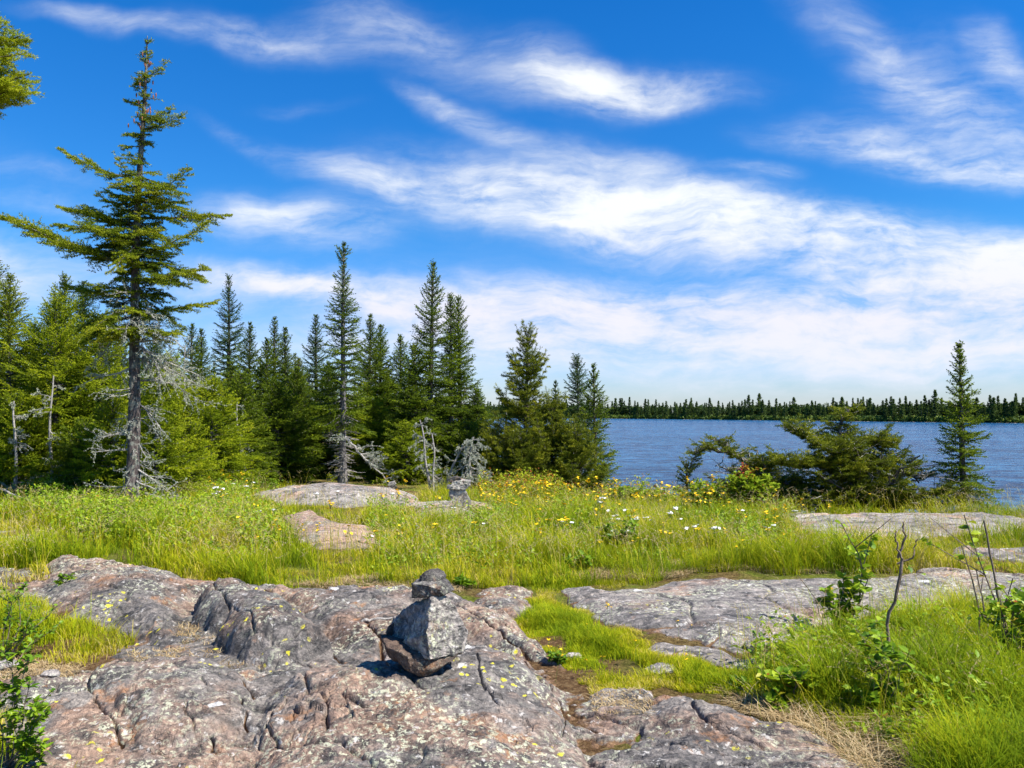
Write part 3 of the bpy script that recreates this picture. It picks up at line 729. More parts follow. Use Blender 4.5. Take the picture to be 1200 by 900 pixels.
# --- the big spruce ---------------------------------------------------------
def big_spruce():
    d = 13.6; bx = P(155, 500, d)[0]; z0 = float(soil_z(np.array([bx]), np.array([d]))[0])-.08
    tip = P(172, 42, d); H = tip[2]-z0; r = np.random.default_rng(5)
    o = empty('spruce_tree', (bx, d, z0), 'tallest spruce, ragged crown and bare lichened lower trunk, left of the meadow', 'tree')
    hz = np.linspace(0, 1, 16); lx = np.interp(hz, [0, .35, .7, 1], [0, .02, .05, tip[0]-bx]); 
    tp = np.stack([lx+.02*np.sin(hz*9), 0*hz, H*hz], 1); rad = .098*(1-hz)**.75+.006; rad[0] = .15; rad[1] = .112
    V, F = polytube(tp, rad, 12, .18, 3); mesh('trunk', V, F, M_BARK, o, smooth=True)
    at = lambda f: np.array([np.interp(f, hz, tp[:, j]) for j in range(3)])
    wood = []; segs = []; tints = []
    # reach in px at pixel rows: (row, left reach, right reach)
    rows = np.array([42, 70, 95, 120, 150, 180, 205, 240, 265, 300, 340, 370, 400, 470])
    left = np.array([4, 14, 30, 22, 42, 24, 70, 95, 125, 110, 90, 70, 55, 45])
    right = np.array([4, 18, 30, 34, 46, 40, 60, 84, 108, 95, 96, 104, 75, 60])
    z_of = lambda py: P(0, py, d)[2]-z0
    zr = np.array([z_of(q) for q in rows])
    def reach(z, c):   # c=cos azimuth
        lf = np.interp(-z, -zr, left); rt = np.interp(-z, -zr, right); side = (rt if c > 0 else lf)/1000*d
        mid = .5*(lf+rt)/1000*d*.85
        return side*abs(c)+mid*(1-abs(c))
    zlo = z_of(405); n = 215
    for i in range(n):
        z = zlo+(H*.99-zlo)*((i+.5*r.random())/n)**.95
        z = z+.13*math.sin(i*.42)+.05*r.normal(); z = min(z, H*.985)
        az = i*2.399+r.normal()*.3; c = math.cos(az)
        L = max(.08, reach(z, c)*(.30+.72*r.random()**1.2)); L = L*(.75+.35*math.sin(z*5.1+az))
        if r.random() < .2: L *= .5
        f = min(z/H, .99); fr = 1-(z-zlo)/(H-zlo)
        e0 = .0+.50*(1-fr)**2+r.normal()*.05; L = min(L, 1.25+.3*r.random())
        branch(at(f), az, L, e0+.12*r.normal(), .22+.28*r.normal(), .30*fr+.10+.10*r.random(), r, wood, segs, tints, tw=.075, twl=.34+.1*r.random(), sub=True, tb=.50+.18*r.normal())
    # named long limbs (px of tip)
    for (sy, tx, ty) in [(310, 2, 262), (300, 25, 262), (262, 45, 238), (215, 75, 182), (255, 262, 243), (230, 240, 205), (300, 250, 268),
                         (330, 252, 330), (370, 248, 355), (385, 85, 380), (350, 60, 330), (150, 218, 136), (120, 140, 118), (92, 200, 72),(350, 118, 262),(235,108,215)]:
        zs = z_of(sy); s = at(zs/H); e = P(tx, ty, d)-np.array([bx, d, z0]); dx = e[0]-s[0]; L = abs(dx)*1.02
        az = (0 if dx > 0 else math.pi)+r.normal()*.22
        rise = (e[2]-s[2])/L
        branch(s, az, L, math.atan(rise*.7), .25*rise+.06, .0, r, wood, segs, tints, tw=.075, twl=.30, sub=True, tb=.58)
    p0 = np.concatenate([s[0] for s in segs]); p1 = np.concatenate([s[1] for s in segs]); ti = np.concatenate(tints)
    V, F, tv = needles(p0, p1, ti, 120, .038, .0115, r)
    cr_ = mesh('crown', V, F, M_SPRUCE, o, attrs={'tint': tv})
    V, F = tubes(*[np.concatenate([a[k] for a in wood]) for k in range(4)], 4); mesh('branch_wood', V, F, M_BARK, cr_)
    # cones near the top
    for i in range(46):
        z = H*(.80+.17*r.random()); a = r.random()*6.28; q = at(z/H)+np.array([math.cos(a), math.sin(a), 0])*reach(z, math.cos(a))*(.12+.35*r.random())
        V, F = polytube([q, q-[0,0,.02], q-[0,0,.05], q-[0,0,.075]], [.004, .012, .011, .003], 6); mesh('cone', V, F, M_CONE, o)
    # dead lichened limbs
    dw = []
    for i in range(46):
        py = 340+235*r.random(); az = r.random()*6.283; L = .2+.45*r.random()
        dw.append(dead_branch(at(z_of(py)/H), az, L, -.1+r.normal()*.25, r, 1, .010, .35))
    for (sy, az, L, e) in [(410, .3, 1.1, .0), (420, .1, 1.35, -.02), (445, .2, 1.5, -.12), (380, .5, 1.0, .1), (390, math.pi, 1.2, -.15), (470, .1, .9, -.3), (550, .25, 1.1, -.30), (545, .0, .7, -.4), (500, 2.9, .7, -.3), (525, 3.3, .7, -.2), (400, -.4, .9, -.05), (375, -.9, .9, 0), (365, -.5, 1.1, .05), (392, -.7, 1.0, .0), (385, .0, 1.0, .0), (405, -.3, 1.3, .02), (418, -.15, 1.3, -.05), (360, 3.6, .6, .1), (430, 3.6, .9, -.2), (510, 3.0, .8, .1),(560,-.6,.7,-.5)]:
        dw.append(dead_branch(at(z_of(sy)/H), az, L*.8, e, r, 2, .020, .22))
    seg = [np.concatenate([a[k] for a in dw]) for k in range(4)]
    V, F = tubes(*seg, 3); db = mesh('dead_branches', V, F, M_DEAD, o)
    m = r.random(len(seg[0])) < .8
    V, F = lichen_on((seg[0][m], seg[1][m]), r, 130, .028, .010); mesh('beard_lichen', V, F, M_LICHEN, db)
big_spruce()

# --- overhanging spruce just out of the frame, upper left -----------------------
def corner_spruce():
    d = 6.0; bx = -5.6; z0 = float(soil_z(np.array([bx]), np.array([d]))[0])-.08; r = np.random.default_rng(11); H = 6.6
    o = empty('spruce_tree', (bx, d, z0), 'spruce whose bright needled branch tips enter at the top left corner', 'tree')
    hz = np.linspace(0, 1, 12); tp = np.stack([.05*np.sin(hz*6), 0*hz, H*hz], 1)
    V, F = polytube(tp, .12*(1-hz)**.8+.008, 10, .2, 4); mesh('trunk', V, F, M_BARK, o, smooth=True)
    at = lambda f: np.array([np.interp(f, hz, tp[:, j]) for j in range(3)])
    wood = []; segs = []; tints = []
    for i in range(80):
        f = .18+.8*(i+r.random())/80; az = i*2.399; L = 1.55*(1-f)**.7*(.6+.5*r.random())+.1
        if math.cos(az) > .2: L = min(L, .9)
        branch(at(f), az, L, .1+.4*f, .2, .2, r, wood, segs, tints, tw=.07, twl=.35, sub=True, tb=.6)
    for (tx, ty) in [(6, 22), (16, 34), (30, 80), (28, 90), (22, 104), (2, 14), (4, 60), (-8, 50), (4, 100), (27, 84), (14, 108), (24, 96), (10, 88), (-4, 72), (8, 28), (-6, 36), (16, 94), (0, 92)]:
        e = P(tx, ty, d)-np.array([bx, d, z0]); e[1] += r.normal()*.12; zz = e[2]-.35-.1*r.random(); s = at(min(.97, max(.5, zz/H)))
        dv = e-s; L = math.hypot(dv[0], dv[1]); rise = dv[2]/L
        branch(s, math.atan2(dv[1], dv[0]), L, math.atan(rise*.6), .4*rise, 0, r, wood, segs, tints, tw=.035, twl=.20, sub=True, tb=.60)
    p0 = np.concatenate([s[0] for s in segs]); p1 = np.concatenate([s[1] for s in segs]); ti = np.concatenate(tints)
    V, F, tv = needles(p0, p1, ti, 300, .024, .0050, r)
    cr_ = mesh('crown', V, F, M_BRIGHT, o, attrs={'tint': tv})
    V, F = tubes(*[np.concatenate([a[k] for a in wood]) for k in range(4)], 4); mesh('branch_wood', V, F, M_BARK, cr_)
corner_spruce()

# --- named forest-edge firs and spruces ------------------------------------------
narrow = dict(levels=27, per=6, p=.75, jag=.48, up=.30, droop=.46, start=.10, tw=.045, twl=.60, dens=110, nl=.034, nw=.0165, gaps=.20)
def fir(label, top, base_px, d, Rm, seed, name='fir_tree', group='conifers at the forest edge', **k):
    kk = dict(narrow); kk.update(k); kk['levels'] = int(kk['levels']*1.1); Rm *= 1.26 if Rm < 1.01 and group != None and 'nmat' not in k or k.get('nmat') is M_BLUE else 1.12; return place_conifer(name, label, 'tree', top, base_px, d, group, seed=seed, Rm=Rm, **kk)
firtop = lambda fr: (.06+.94*fr**.95)
fir('tall fir behind the rock hump, bare spire tip and exposed grey lower trunk', (403, 284), 402, 19.0, 1.12, 21, start=.24, bark=M_BARKG,
    prof=lambda f: .05+.62*max(0, f-.16)**.55 if f > .16 else .04+.12*(1 if f > .05 else 0), deadto=.30, deadlen=.34, tb=.40)
fir('tall dense fir with pointed top left of the twin spires, above the dead snags', (508, 308), 503, 20.0, 1.22, 22, start=.12, prof=lambda f: .05+.75*f**.85, tb=.40)
fir('left spire of the twin spruces beside the tall dense fir', (528, 346), 529, 20.4, .85, 23, start=.2, prof=lambda f: .05+.6*f**.8, bark=M_BARKG, deadto=.3)
fir('right spire of the twin spruces, nearest the lake gap', (537, 349), 541, 20.6, 1.08, 24, start=.15, prof=lambda f: .05+.75*f**.8, deadto=.3)
fir('slim fir right of the bare-tipped fir, left one of a pair', (434, 369), 434, 22.0, .85, 25, tb=.36)
fir('slim fir right of the bare-tipped fir, right one of a pair', (446, 381), 447, 22.6, .85, 26, tb=.38)
fir('short fir with open branches between the slim pair and the tall dense fir', (469, 393), 470, 22.5, .85, 27, gaps=.2, tb=.45)
fir('thin bluish fir just left of the bare-tipped fir', (370, 369), 371, 23.0, .8, 28, nmat=M_BLUE, gaps=.2)
fir('dark blue-green fir with sparse pointed top right of the big spruce', (268, 324), 268, 25.0, 1.1, 29, nmat=M_BLUE, prof=lambda f: .05+.75*f**.8)
fir('dark fir with narrow clubbed top, between the blue-green fir and the pair', (293, 378), 292, 23.0, .75, 30, tb=.3)
fir('dark narrow fir, left and taller of a close pair in mid forest', (322, 372), 323, 23.2, .7, 31, tb=.3)
fir('dark narrow fir, right and lower of a close pair in mid forest', (334, 384), 335, 22.6, .75, 32, tb=.33)
fir('dark fir leaning against the left of the close pair', (313, 398), 309, 22.0, .8, 33, tb=.36)
fir('small rounded pine top just visible left of the bluish fir', (350, 420), 350, 24.0, .9, 34, name='pine_tree', nmat=M_PINE, tb=.5)
fir('small stunted spruce with knobbly tip at the right end of the forest', (559, 456), 562, 20.5, .7, 35, name='spruce_tree', tb=.32, gaps=.15)
fir('dark pointed spruce behind the big spruce trunk, left of it', (76, 322), 74, 19.5, 1.35, 36, name='spruce_tree', nmat=M_SPRUCE, tb=.30, gaps=.15)
fir('second dark spruce tip close left of the big spruce', (98, 330), 98, 20.0, 1.2, 37, name='spruce_tree', nmat=M_BLUE, tb=.5)
fir('spruce at the left edge with lit yellow-green boughs', (12, 322), 12, 17.0, 1.35, 38, name='spruce_tree', nmat=M_SPRUCE, tb=.50, levels=25)
fir('tall spruce cut by the left edge of the photo', (-8, 292), -12, 18.5, 1.3, 39, name='spruce_tree', nmat=M_SPRUCE, tb=.36)
fir('bright green young fir directly behind the big spruce on its left', (66, 352), 66, 16.6, 1.45, 40, nmat=M_BRIGHT, tb=.50, levels=24, p=.6, start=.06, prof=lambda f: .06+.9*f**.6)
fir('bright fir filling the space between the left edge and the big spruce', (118, 372), 118, 16.8, 1.3, 41, nmat=M_BRIGHT, tb=.48, levels=23, start=.06, prof=lambda f: .06+.85*f**.6)
fir('thin fir tip showing right of the big spruce, left of two', (225, 379), 224, 24.0, .8, 42, tb=.35)
fir('thin fir tip showing right of the big spruce, right of two', (236, 386), 237, 24.5, .8, 43, tb=.35)
fir('light green young fir at the meadow edge right of the big spruce', (247, 448), 250, 17.2, 1.15, 44, nmat=M_BRIGHT, tb=.50, start=.02, prof=lambda f: .06+.95*f**.7, levels=24)
fir('bright young fir close behind the big spruce trunk on its right', (200, 420), 198, 17.6, 1.2, 45, nmat=M_BRIGHT, tb=.45, start=.02, prof=lambda f: .06+.9*f**.7)
fir('mid green fir filling the gap left of the rock hump', (283, 440), 285, 18.6, .95, 46, tb=.5, start=.02, prof=lambda f: .06+.9*f**.7)
fir('shaded fir behind the left end of the rock hump', (325, 450), 325, 19.6, 1.0, 47, tb=.42, start=.02, prof=lambda f: .06+.9*f**.7)
fir('leafy green fir right of the bare-tipped fir trunk', (430, 452), 432, 20.5, 1.0, 48, nmat=M_BRIGHT, tb=.38, start=.02, prof=lambda f: .06+.9*f**.7)
fir('low bright fir just right of the smallest cairn', (476, 500), 477, 19.0, .8, 49, nmat=M_BRIGHT, tb=.42, start=.02, prof=lambda f: .06+.95*f**.7, levels=20)
fir('mid height fir overlapping the left foot of the tall dense fir', (486, 405), 488, 19.7, .9, 50, tb=.45, start=.05, prof=lambda f: .06+.85*f**.75)
fir('dark green young fir under the twin spires', (548, 498), 548, 19.6, .85, 51, tb=.40, start=.02, prof=lambda f: .06+.95*f**.7, levels=20)
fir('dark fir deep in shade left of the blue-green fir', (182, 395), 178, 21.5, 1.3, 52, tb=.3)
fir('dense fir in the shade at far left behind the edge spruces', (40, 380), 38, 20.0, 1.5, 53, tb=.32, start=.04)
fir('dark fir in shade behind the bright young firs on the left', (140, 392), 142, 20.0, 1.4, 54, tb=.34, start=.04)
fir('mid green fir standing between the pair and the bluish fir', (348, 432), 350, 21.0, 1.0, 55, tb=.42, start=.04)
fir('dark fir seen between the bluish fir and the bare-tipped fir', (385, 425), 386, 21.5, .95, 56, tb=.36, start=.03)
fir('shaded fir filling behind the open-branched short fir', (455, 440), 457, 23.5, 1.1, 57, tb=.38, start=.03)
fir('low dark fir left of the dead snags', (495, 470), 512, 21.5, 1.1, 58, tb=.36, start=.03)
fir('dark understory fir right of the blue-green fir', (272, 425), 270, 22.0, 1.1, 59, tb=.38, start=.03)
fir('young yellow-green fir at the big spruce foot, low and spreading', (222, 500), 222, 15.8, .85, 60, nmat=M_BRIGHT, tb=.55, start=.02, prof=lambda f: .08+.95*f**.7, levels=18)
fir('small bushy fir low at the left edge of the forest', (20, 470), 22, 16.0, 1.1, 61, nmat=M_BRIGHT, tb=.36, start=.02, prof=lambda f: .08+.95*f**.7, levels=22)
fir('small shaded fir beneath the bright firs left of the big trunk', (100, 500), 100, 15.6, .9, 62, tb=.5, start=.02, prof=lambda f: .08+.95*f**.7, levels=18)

fir('bushy young fir crowding the big spruce trunk from behind on its right', (186, 440), 184, 14.9, .95, 63, nmat=M_BRIGHT, tb=.50, start=.02, prof=lambda f: .08+.92*f**.7, levels=20)
fir('bushy young fir crowding the big spruce trunk from behind on its left', (132, 462), 134, 15.1, .85, 64, nmat=M_BRIGHT, tb=.46, start=.02, prof=lambda f: .08+.92*f**.7, levels=20)
# deep shade behind: trees with the same meshes
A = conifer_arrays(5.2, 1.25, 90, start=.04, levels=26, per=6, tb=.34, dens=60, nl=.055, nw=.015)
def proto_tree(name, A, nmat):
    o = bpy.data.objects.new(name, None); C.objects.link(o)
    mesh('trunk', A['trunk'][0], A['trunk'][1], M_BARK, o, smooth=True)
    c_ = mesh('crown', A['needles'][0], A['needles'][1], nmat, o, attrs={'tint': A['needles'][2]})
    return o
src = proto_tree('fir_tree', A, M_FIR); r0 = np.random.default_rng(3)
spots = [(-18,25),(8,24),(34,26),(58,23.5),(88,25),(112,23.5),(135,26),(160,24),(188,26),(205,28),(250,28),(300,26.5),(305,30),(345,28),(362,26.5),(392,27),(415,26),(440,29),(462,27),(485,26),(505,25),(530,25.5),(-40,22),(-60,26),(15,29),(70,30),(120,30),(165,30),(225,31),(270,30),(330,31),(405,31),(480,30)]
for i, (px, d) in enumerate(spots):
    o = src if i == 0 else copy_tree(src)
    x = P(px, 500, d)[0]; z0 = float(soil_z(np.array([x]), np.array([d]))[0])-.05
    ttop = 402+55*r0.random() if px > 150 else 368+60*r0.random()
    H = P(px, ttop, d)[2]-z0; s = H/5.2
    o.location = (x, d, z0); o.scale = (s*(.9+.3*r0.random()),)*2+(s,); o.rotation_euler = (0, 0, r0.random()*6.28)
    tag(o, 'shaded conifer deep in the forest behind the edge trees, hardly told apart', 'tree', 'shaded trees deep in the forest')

# --- lake side group ---------------------------------------------------------------
pine = dict(levels=18, per=5, jag=.4, e_top=1.0, e_bot=.25, up=.45, droop=.12, tw=.085, twl=.34, dens=130, nl=.060, nw=.009, gaps=.15, nmat=M_PINE, group='conifers along the lake bank', name='pine_tree', start=.04)
def pn(label, top, bp, d, Rm, seed, **k):
    kk = dict(pine); kk.update(k); return fir(label, top, bp, d, Rm, seed, **kk)
pn('tallest olive pine with upswept branches left of the lake gap', (619, 388), 614, 19.0, 1.15, 70, sub=True, prof=lambda f: .14+.80*f**.75, levels=24, tb=.45)
fir('small dark fir peeking right behind the tallest olive pine', (651, 446), 651, 24.0, .62, 71, nmat=M_BLUE, group='conifers along the lake bank')
fir('narrow fir with bare lower stem, left of the two slim lakeside firs', (676, 418), 681, 23.5, .52, 72, start=.42, prof=lambda f: .12+.62*math.sin(min(1, f*1.05)*2.5)**.8, deadto=.42, nmat=M_BLUE, group='conifers along the lake bank', bark=M_BARKG, levels=24)
fir('slim pointed fir standing right at the water, right of the bare-stemmed one', (695, 428), 698, 19.5, .80, 73, start=.04, prof=lambda f: .05+.95*f**.9, group='conifers along the lake bank', tb=.42)
pn('bushy olive pine low between the tallest pine and the slim firs', (648, 478), 648, 18.6, 1.05, 74, prof=lambda f: .15+.85*f**.5, levels=14, sub=True)
pn('low spreading olive pine in front of the slim firs', (676, 512), 672, 18.2, .95, 75, prof=lambda f: .2+.8*f**.5, levels=11, sub=True)
pn('low olive pine bush at the left foot of the tallest pine', (580, 512), 582, 18.6, .72, 76, prof=lambda f: .2+.8*f**.5, levels=12, sub=True)
pn('squat dark pine filling below the tallest olive pine', (612, 515), 610, 18.0, .8, 77, prof=lambda f: .2+.8*f**.5, levels=12, sub=True, tb=.36)
fir('tiny fir at the water with drooping green boughs, right foot of the slim fir', (704, 540), 706, 18.4, .45, 78, nmat=M_BRIGHT, tb=.3, start=.02, prof=lambda f: .15+.85*f**.6, levels=8, group='conifers along the lake bank')
pn('dead looking thin spruce top between the forest and the tallest pine', (593, 455), 594, 26, .35, 79, gaps=.5, levels=10, name='spruce_tree', nmat=M_BLUE, dens=30)
# right fir
fir('lone slender fir at the right edge of the lake view', (1124, 404), 1128, 14.3, .62, 80, start=.04, levels=27, group='conifers along the lake bank',
    prof=lambda f: .05+.95*f**.85, tb=.50, jag=.50, gaps=.25, nmat=M_FIR, deadto=.2)

# --- sprawling pine on the bank -----------------------------------------------------
def sprawling_pine(label, base, limbs, d, seed, region=(0,1,0,1), extra=0, nm='pine_tree'):
    r = np.random.default_rng(seed); b = P(base[0], base[1], d); z0 = float(soil_z(np.array([b[0]]), np.array([d]))[0])-.05
    org = np.array([b[0], d, z0]); o = empty(nm, org, label, 'tree', 'conifers along the lake bank')
    wood = []; segs = []; tints = []; tw_ = []
    for _ in range(extra):
        a = region[0]+(region[1]-region[0])*r.random(); mid = .5*(region[0]+region[1]); hh = 1-abs((a-mid)/(region[1]-region[0])*2)**1.7
        c_ = region[3]-(region[3]-region[2])*hh*(.15+.85*r.random()**.8)
        limbs = limbs+[([base, (.5*(base[0]+a), .5*(base[1]+c_)-4), (a, c_)], .03, 4, .36, (r.random()-.5)*1.4)]
    for (pts, th, tuft, size, dep) in limbs:
        Q = np.array([P(a, c, d)-org for a, c in pts]); Q[:, 1] += np.linspace(0, dep, len(Q))
        if pts[0] == base: Q[0] = [0, 0, 0]
        t = np.linspace(0, 1, 14); ti = np.linspace(0, 1, len(Q)); Qs = np.stack([np.interp(t, ti, Q[:, j]) for j in range(3)], 1)
        Qs[1:-1] += r.normal(size=(12, 3))*.025
        tw_.append(polytube(Qs, th*.5*(1-.75*t)+.008, 7, .2, seed))
        n = int(tuft*1.9); size *= 1.15
        for i in range(n):
            f = .12+.88*(i+r.random())/n; s = np.array([np.interp(f, t, Qs[:, j]) for j in range(3)])
            az = r.random()*6.283; L = size*(.45+.7*r.random())*(1.15-.5*f)
            branch(s, az, L, .15+.35*r.random(), .35, .18, r, wood, segs, tints, tw=.07, twl=.42, sub=True, tb=.42+.16*r.normal())
    V, F = join(tw_); mesh('trunk', V, F, M_BARK, o, smooth=True)
    p0 = np.concatenate([s[0] for s in segs]); p1 = np.concatenate([s[1] for s in segs]); tt = np.concatenate(tints)
    V, F, tv = needles(p0, p1, tt, 95, .046, .0105, r); cr_ = mesh('crown', V, F, M_PINE, o, attrs={'tint': tv})
    V, F = tubes(*[np.concatenate([a[k] for a in wood]) for k in range(4)], 3); mesh('branch_wood', V, F, M_DEAD, cr_)
    dw = [dead_branch(P(base[0]+r.normal()*55, base[1]-20-35*r.random(), d)-org, r.random()*6.28, .6, .1, r, 2, .012, .3) for _ in range(16)]
    V, F = tubes(*[np.concatenate([a[k] for a in dw]) for k in range(4)], 3); mesh('dead_branches', V, F, M_DEAD, o)
sprawling_pine('sprawling wind-shaped pine with a leaning top, on the lake bank', (1015, 598), [
    ([(1015,598),(1000,565),(985,535),(982,505),(990,490),(998,480)], .10, 30, .34, .1), ([(1015,598),(975,590),(930,580),(900,578)], .05, 16, .40, .3), ([(1015,598),(1040,592),(1075,592),(1095,596)], .04, 14, .34, .2), ([(1015,598),(1010,570),(1030,560),(1050,562)], .04, 16, .42, .5),
    ([(985,535),(960,520),(938,505),(925,500)], .05, 16, .42, .3), ([(1000,565),(970,548),(930,545),(905,540)], .05, 24, .5, -.5),
    ([(1000,565),(1030,545),(1060,550),(1090,568)], .05, 22, .46, .4), ([(985,535),(1010,520),(1035,520),(1055,532)], .045, 18, .45, .2),
    ([(1015,598),(1050,582),(1085,575),(1105,582)], .05, 18, .42, -.3), ([(985,535),(975,525),(965,528)], .04, 10, .5, -.6),
    ([(1000,565),(1015,550),(1020,540)], .04, 14, .5, .8), ([(1015,598),(980,580),(940,570),(915,565)], .05, 16, .42, .4)], 14.4, 91, (900, 1116, 506, 602), 74)
sprawling_pine('low pine arching over the bank left of the sprawling pine', (905, 590), [
    ([(905,590),(890,565),(870,540),(845,528),(825,525),(812,532)], .06, 24, .30, .0), ([(870,540),(850,520),(835,515)], .03, 10, .26, .2),
    ([(890,565),(900,545),(915,535)], .03, 12, .38, -.2), ([(890,565),(870,560),(850,548)], .03, 10, .30, .3),([(825,525),(812,540),(806,555)], .02, 9, .20, 0), ([(905,590),(895,580),(860,580),(850,575)], .03, 12, .35, .2)], 15.4, 92, (818, 950, 524, 600), 46)
# small cedar-like shoots under the arch
fir('narrow upright juniper at the bank under the arching pine tip', (804, 545), 806, 15.8, .30, 93, name='juniper_bush', nmat=M_PINE, levels=9, start=.02, prof=lambda f: .4+.5*f, group=None, tb=.5)

# --- dead snags ---------------------------------------------------------------------
def snag(label, base_px, top, d, seed, n=18, L=.7, th=.035, lic=True, down=.5):
    r = np.random.default_rng(seed); bx = P(base_px, 500, d)[0]; z0 = float(soil_z(np.array([bx]), np.array([d]))[0])-.05
    t = P(top[0], top[1], d)-np.array([bx, d, z0]); hz = np.linspace(0, 1, 10)
    tp = hz[:, None]*t[None]+np.stack([.04*np.sin(hz*7+seed), .04*np.cos(hz*5), 0*hz], 1)*hz[:, None]
    o = empty('dead_tree', (bx, d, z0), label, 'dead tree')
    V, F = polytube(tp, th*(1-.8*hz)+.006, 7, .25, seed); mesh('trunk', V, F, M_DEAD, o, smooth=True)
    dw = []
    for i in range(n):
        f = .15+.8*r.random(); s = np.array([np.interp(f, hz, tp[:, j]) for j in range(3)])
        dw.append(dead_branch(s, r.random()*6.28, L*(1.1-f*.6)*(.5+.6*r.random()), .1+r.normal()*.3, r, 2, th*.35, down))
    sg = [np.concatenate([a[k] for a in dw]) for k in range(4)]
    V, F = tubes(*sg, 3); db = mesh('branches', V, F, M_DEAD, o)
    if lic:
        V, F = lichen_on((sg[0], sg[1]), r, 120, .035, .012); mesh('beard_lichen', V, F, M_LICHEN, db)
snag('grey dead tree hung with pale lichen, right of the middle cairn', 549, (553, 512), 17.6, 101, 34, .55, down=.9)
snag('leaning dead tree with a bare crooked trunk, left of the lichen-hung one', 521, (541, 520), 17.7, 102, 10, .4, .035, True)
snag('thin dead tree with bare twigs under the tall dense fir', 505, (492, 492), 17.8, 103, 20, .5, .03, True)
snag('slim white dead stick standing left of the bare crooked trunk', 508, (508, 508), 17.5, 104, 6, .3, .02, False)
snag('dead grey pole tree in the shade left of the big spruce', 20, (18, 470), 15.6, 105, 12, .5, .035, True)
snag('bleached dead spruce behind the young firs, between big spruce and rock hump', 222, (217, 405), 18.6, 106, 18, .45, .03, True)
snag('grey dead tree showing through the firs right of the big spruce', 290, (276, 470), 18.2, 107, 12, .4, .03, True)
snag('dead twiggy tree in the gloom between the left edge and big spruce', 62, (60, 440), 15.9, 108, 14, .5, .03, True)
def fallen(label, pts_px, d0, seed, th=.03, L=.5, name='fallen_branch', n=10, lic=True, depth=2, lift=.08, dy=0.0):
    r = np.random.default_rng(seed); Q = []
    for i, (a, b) in enumerate(pts_px):
        p = P(a, b, d0+dy*i); g = top_z(p[0], p[1]); p[2] = max(p[2], g+th*.6); Q.append(p)
    Q = np.array(Q); t = np.linspace(0, 1, 12); ti = np.linspace(0, 1, len(Q)); Qs = np.stack([np.interp(t, ti, Q[:, j]) for j in range(3)], 1)
    Qs[1:-1] += r.normal(size=(10, 3))*th*.5; org = Qs[0].copy()
    V, F = polytube(Qs-org, th*(1-.7*t)+.004, 6, .2, seed)
    dw = []
    for i in range(n):
        f = r.random(); s = np.array([np.interp(f, t, Qs[:, j]) for j in range(3)])-org
        a = math.atan2(Qs[-1][1]-Qs[0][1], Qs[-1][0]-Qs[0][0])+r.normal()*.9
        dw.append(dead_branch(s, a, L*(.4+.7*r.random()), .1+r.normal()*.25, r, depth, th*.4, .3))
    o = mesh(name, V, F, M_DEAD, smooth=True); o.location = org; tag(o, label, 'branch')
    if dw:
        sg = [np.concatenate([a_[k] for a_ in dw]) for k in range(4)]
        V, F = tubes(*sg, 3); m2 = mesh('twigs', V, F, M_DEAD, o)
        if lic:
            V, F = lichen_on((sg[0], sg[1]), r, 100, .03, .012); mesh('beard_lichen', V, F, M_LICHEN, m2)
fallen('dead lichened branch slumping from the bare-tipped fir behind the rock hump', [(404, 512), (425, 535), (452, 562)], 18.6, 110, .03, .45, n=22)
fallen('fallen grey branch with twigs in weeds at the left edge', [(-10, 612), (40, 592), (85, 588), (112, 600)], 13.2, 111, .02, .4, n=9, lic=False)
fallen('thin bare stick arching over weeds at the far left', [(-8, 570), (30, 585), (60, 605)], 13.6, 112, .015, .4, n=7, lic=False)
fallen('pale fallen brush lying right of the big spruce foot', [(170, 578), (200, 590), (240, 596), (262, 592)], 14.0, 113, .02, .45, n=12, lic=True)
fallen('grey driftwood stick leaning out of the flowers toward the lake', [(768, 568), (785, 585), (805, 598)], 14.8, 114, .022, .3, n=6, lic=False)
fallen('dark crooked stick lying on the far rock ledge', [(892, 612), (905, 606), (922, 607), (940, 613)], 12.6, 115, .022, .15, n=2, lic=False, depth=0)
fallen('small stick lying across the front bedrock left of cairn', [(424, 738), (440, 737), (460, 731)], 6.2, 116, .010, .05, n=0, lic=False)

# --- far shore --------------------------------------------------------------------------
far_src = []
for i in range(6):
    A = conifer_arrays(10., [2.3, 1.9, 2.6, 1.8, 3.0, 2.2][i], 300+i, start=.06, levels=13, per=5, tb=[.35,.45,.55,.3,.6,.4][i], dens=9, nl=.60, nw=.26, tw=.42, twl=.5, jag=.5, sides=5, e_top=.8, gaps=.2)
    far_src.append(A)
def farmesh(A, nm, par):
    mesh('trunk', A['trunk'][0], A['trunk'][1], M_BARKG, par)
    mesh('crown', A['needles'][0], A['needles'][1], M_FAR, par, attrs={'tint': A['needles'][2]})
roots = []
for i, A in enumerate(far_src):
    o = bpy.data.objects.new('far_conifer', None); C.objects.link(o); farmesh(A, 'far_conifer', o); roots.append(o)
used_ = set(); r1 = np.random.default_rng(44)
pxs = np.linspace(545, 1235, 270)+r1.normal(size=270)*1.5
def far_at(px):
    lo, hi = 120., 700.
    for _ in range(22):
        d = .5*(lo+hi)
        if float(far_y(np.array([(px-600)/1000*d]))[0]) > d: lo = d
        else: hi = d
    return d
for px in pxs:
    d = far_at(px)+2+14*r1.random(); x = (px-600)/1000*d; k = int(r1.integers(6))
    if k in used_: o = copy_tree(roots[k])
    else: o = roots[k]; used_.add(k)
    o.location = (x, d, float(soil_z(np.array([x]), np.array([d]))[0])-.1)
    hpx = 21+6.5*sstep(700, 1200, np.array([px]))[0]; h = hpx*d/1000*(.60+.50*r1.random()**1.2)
    if r1.random() < .06: h *= 1.25
    s = h/10.; o.scale = (s*(.8+.4*r1.random()),)*2+(s,); o.rotation_euler = (0, 0, r1.random()*6.28)
    tag(o, 'small dark conifer in the unbroken tree line along the far shore of the lake', 'tree', 'conifers along the far shore')
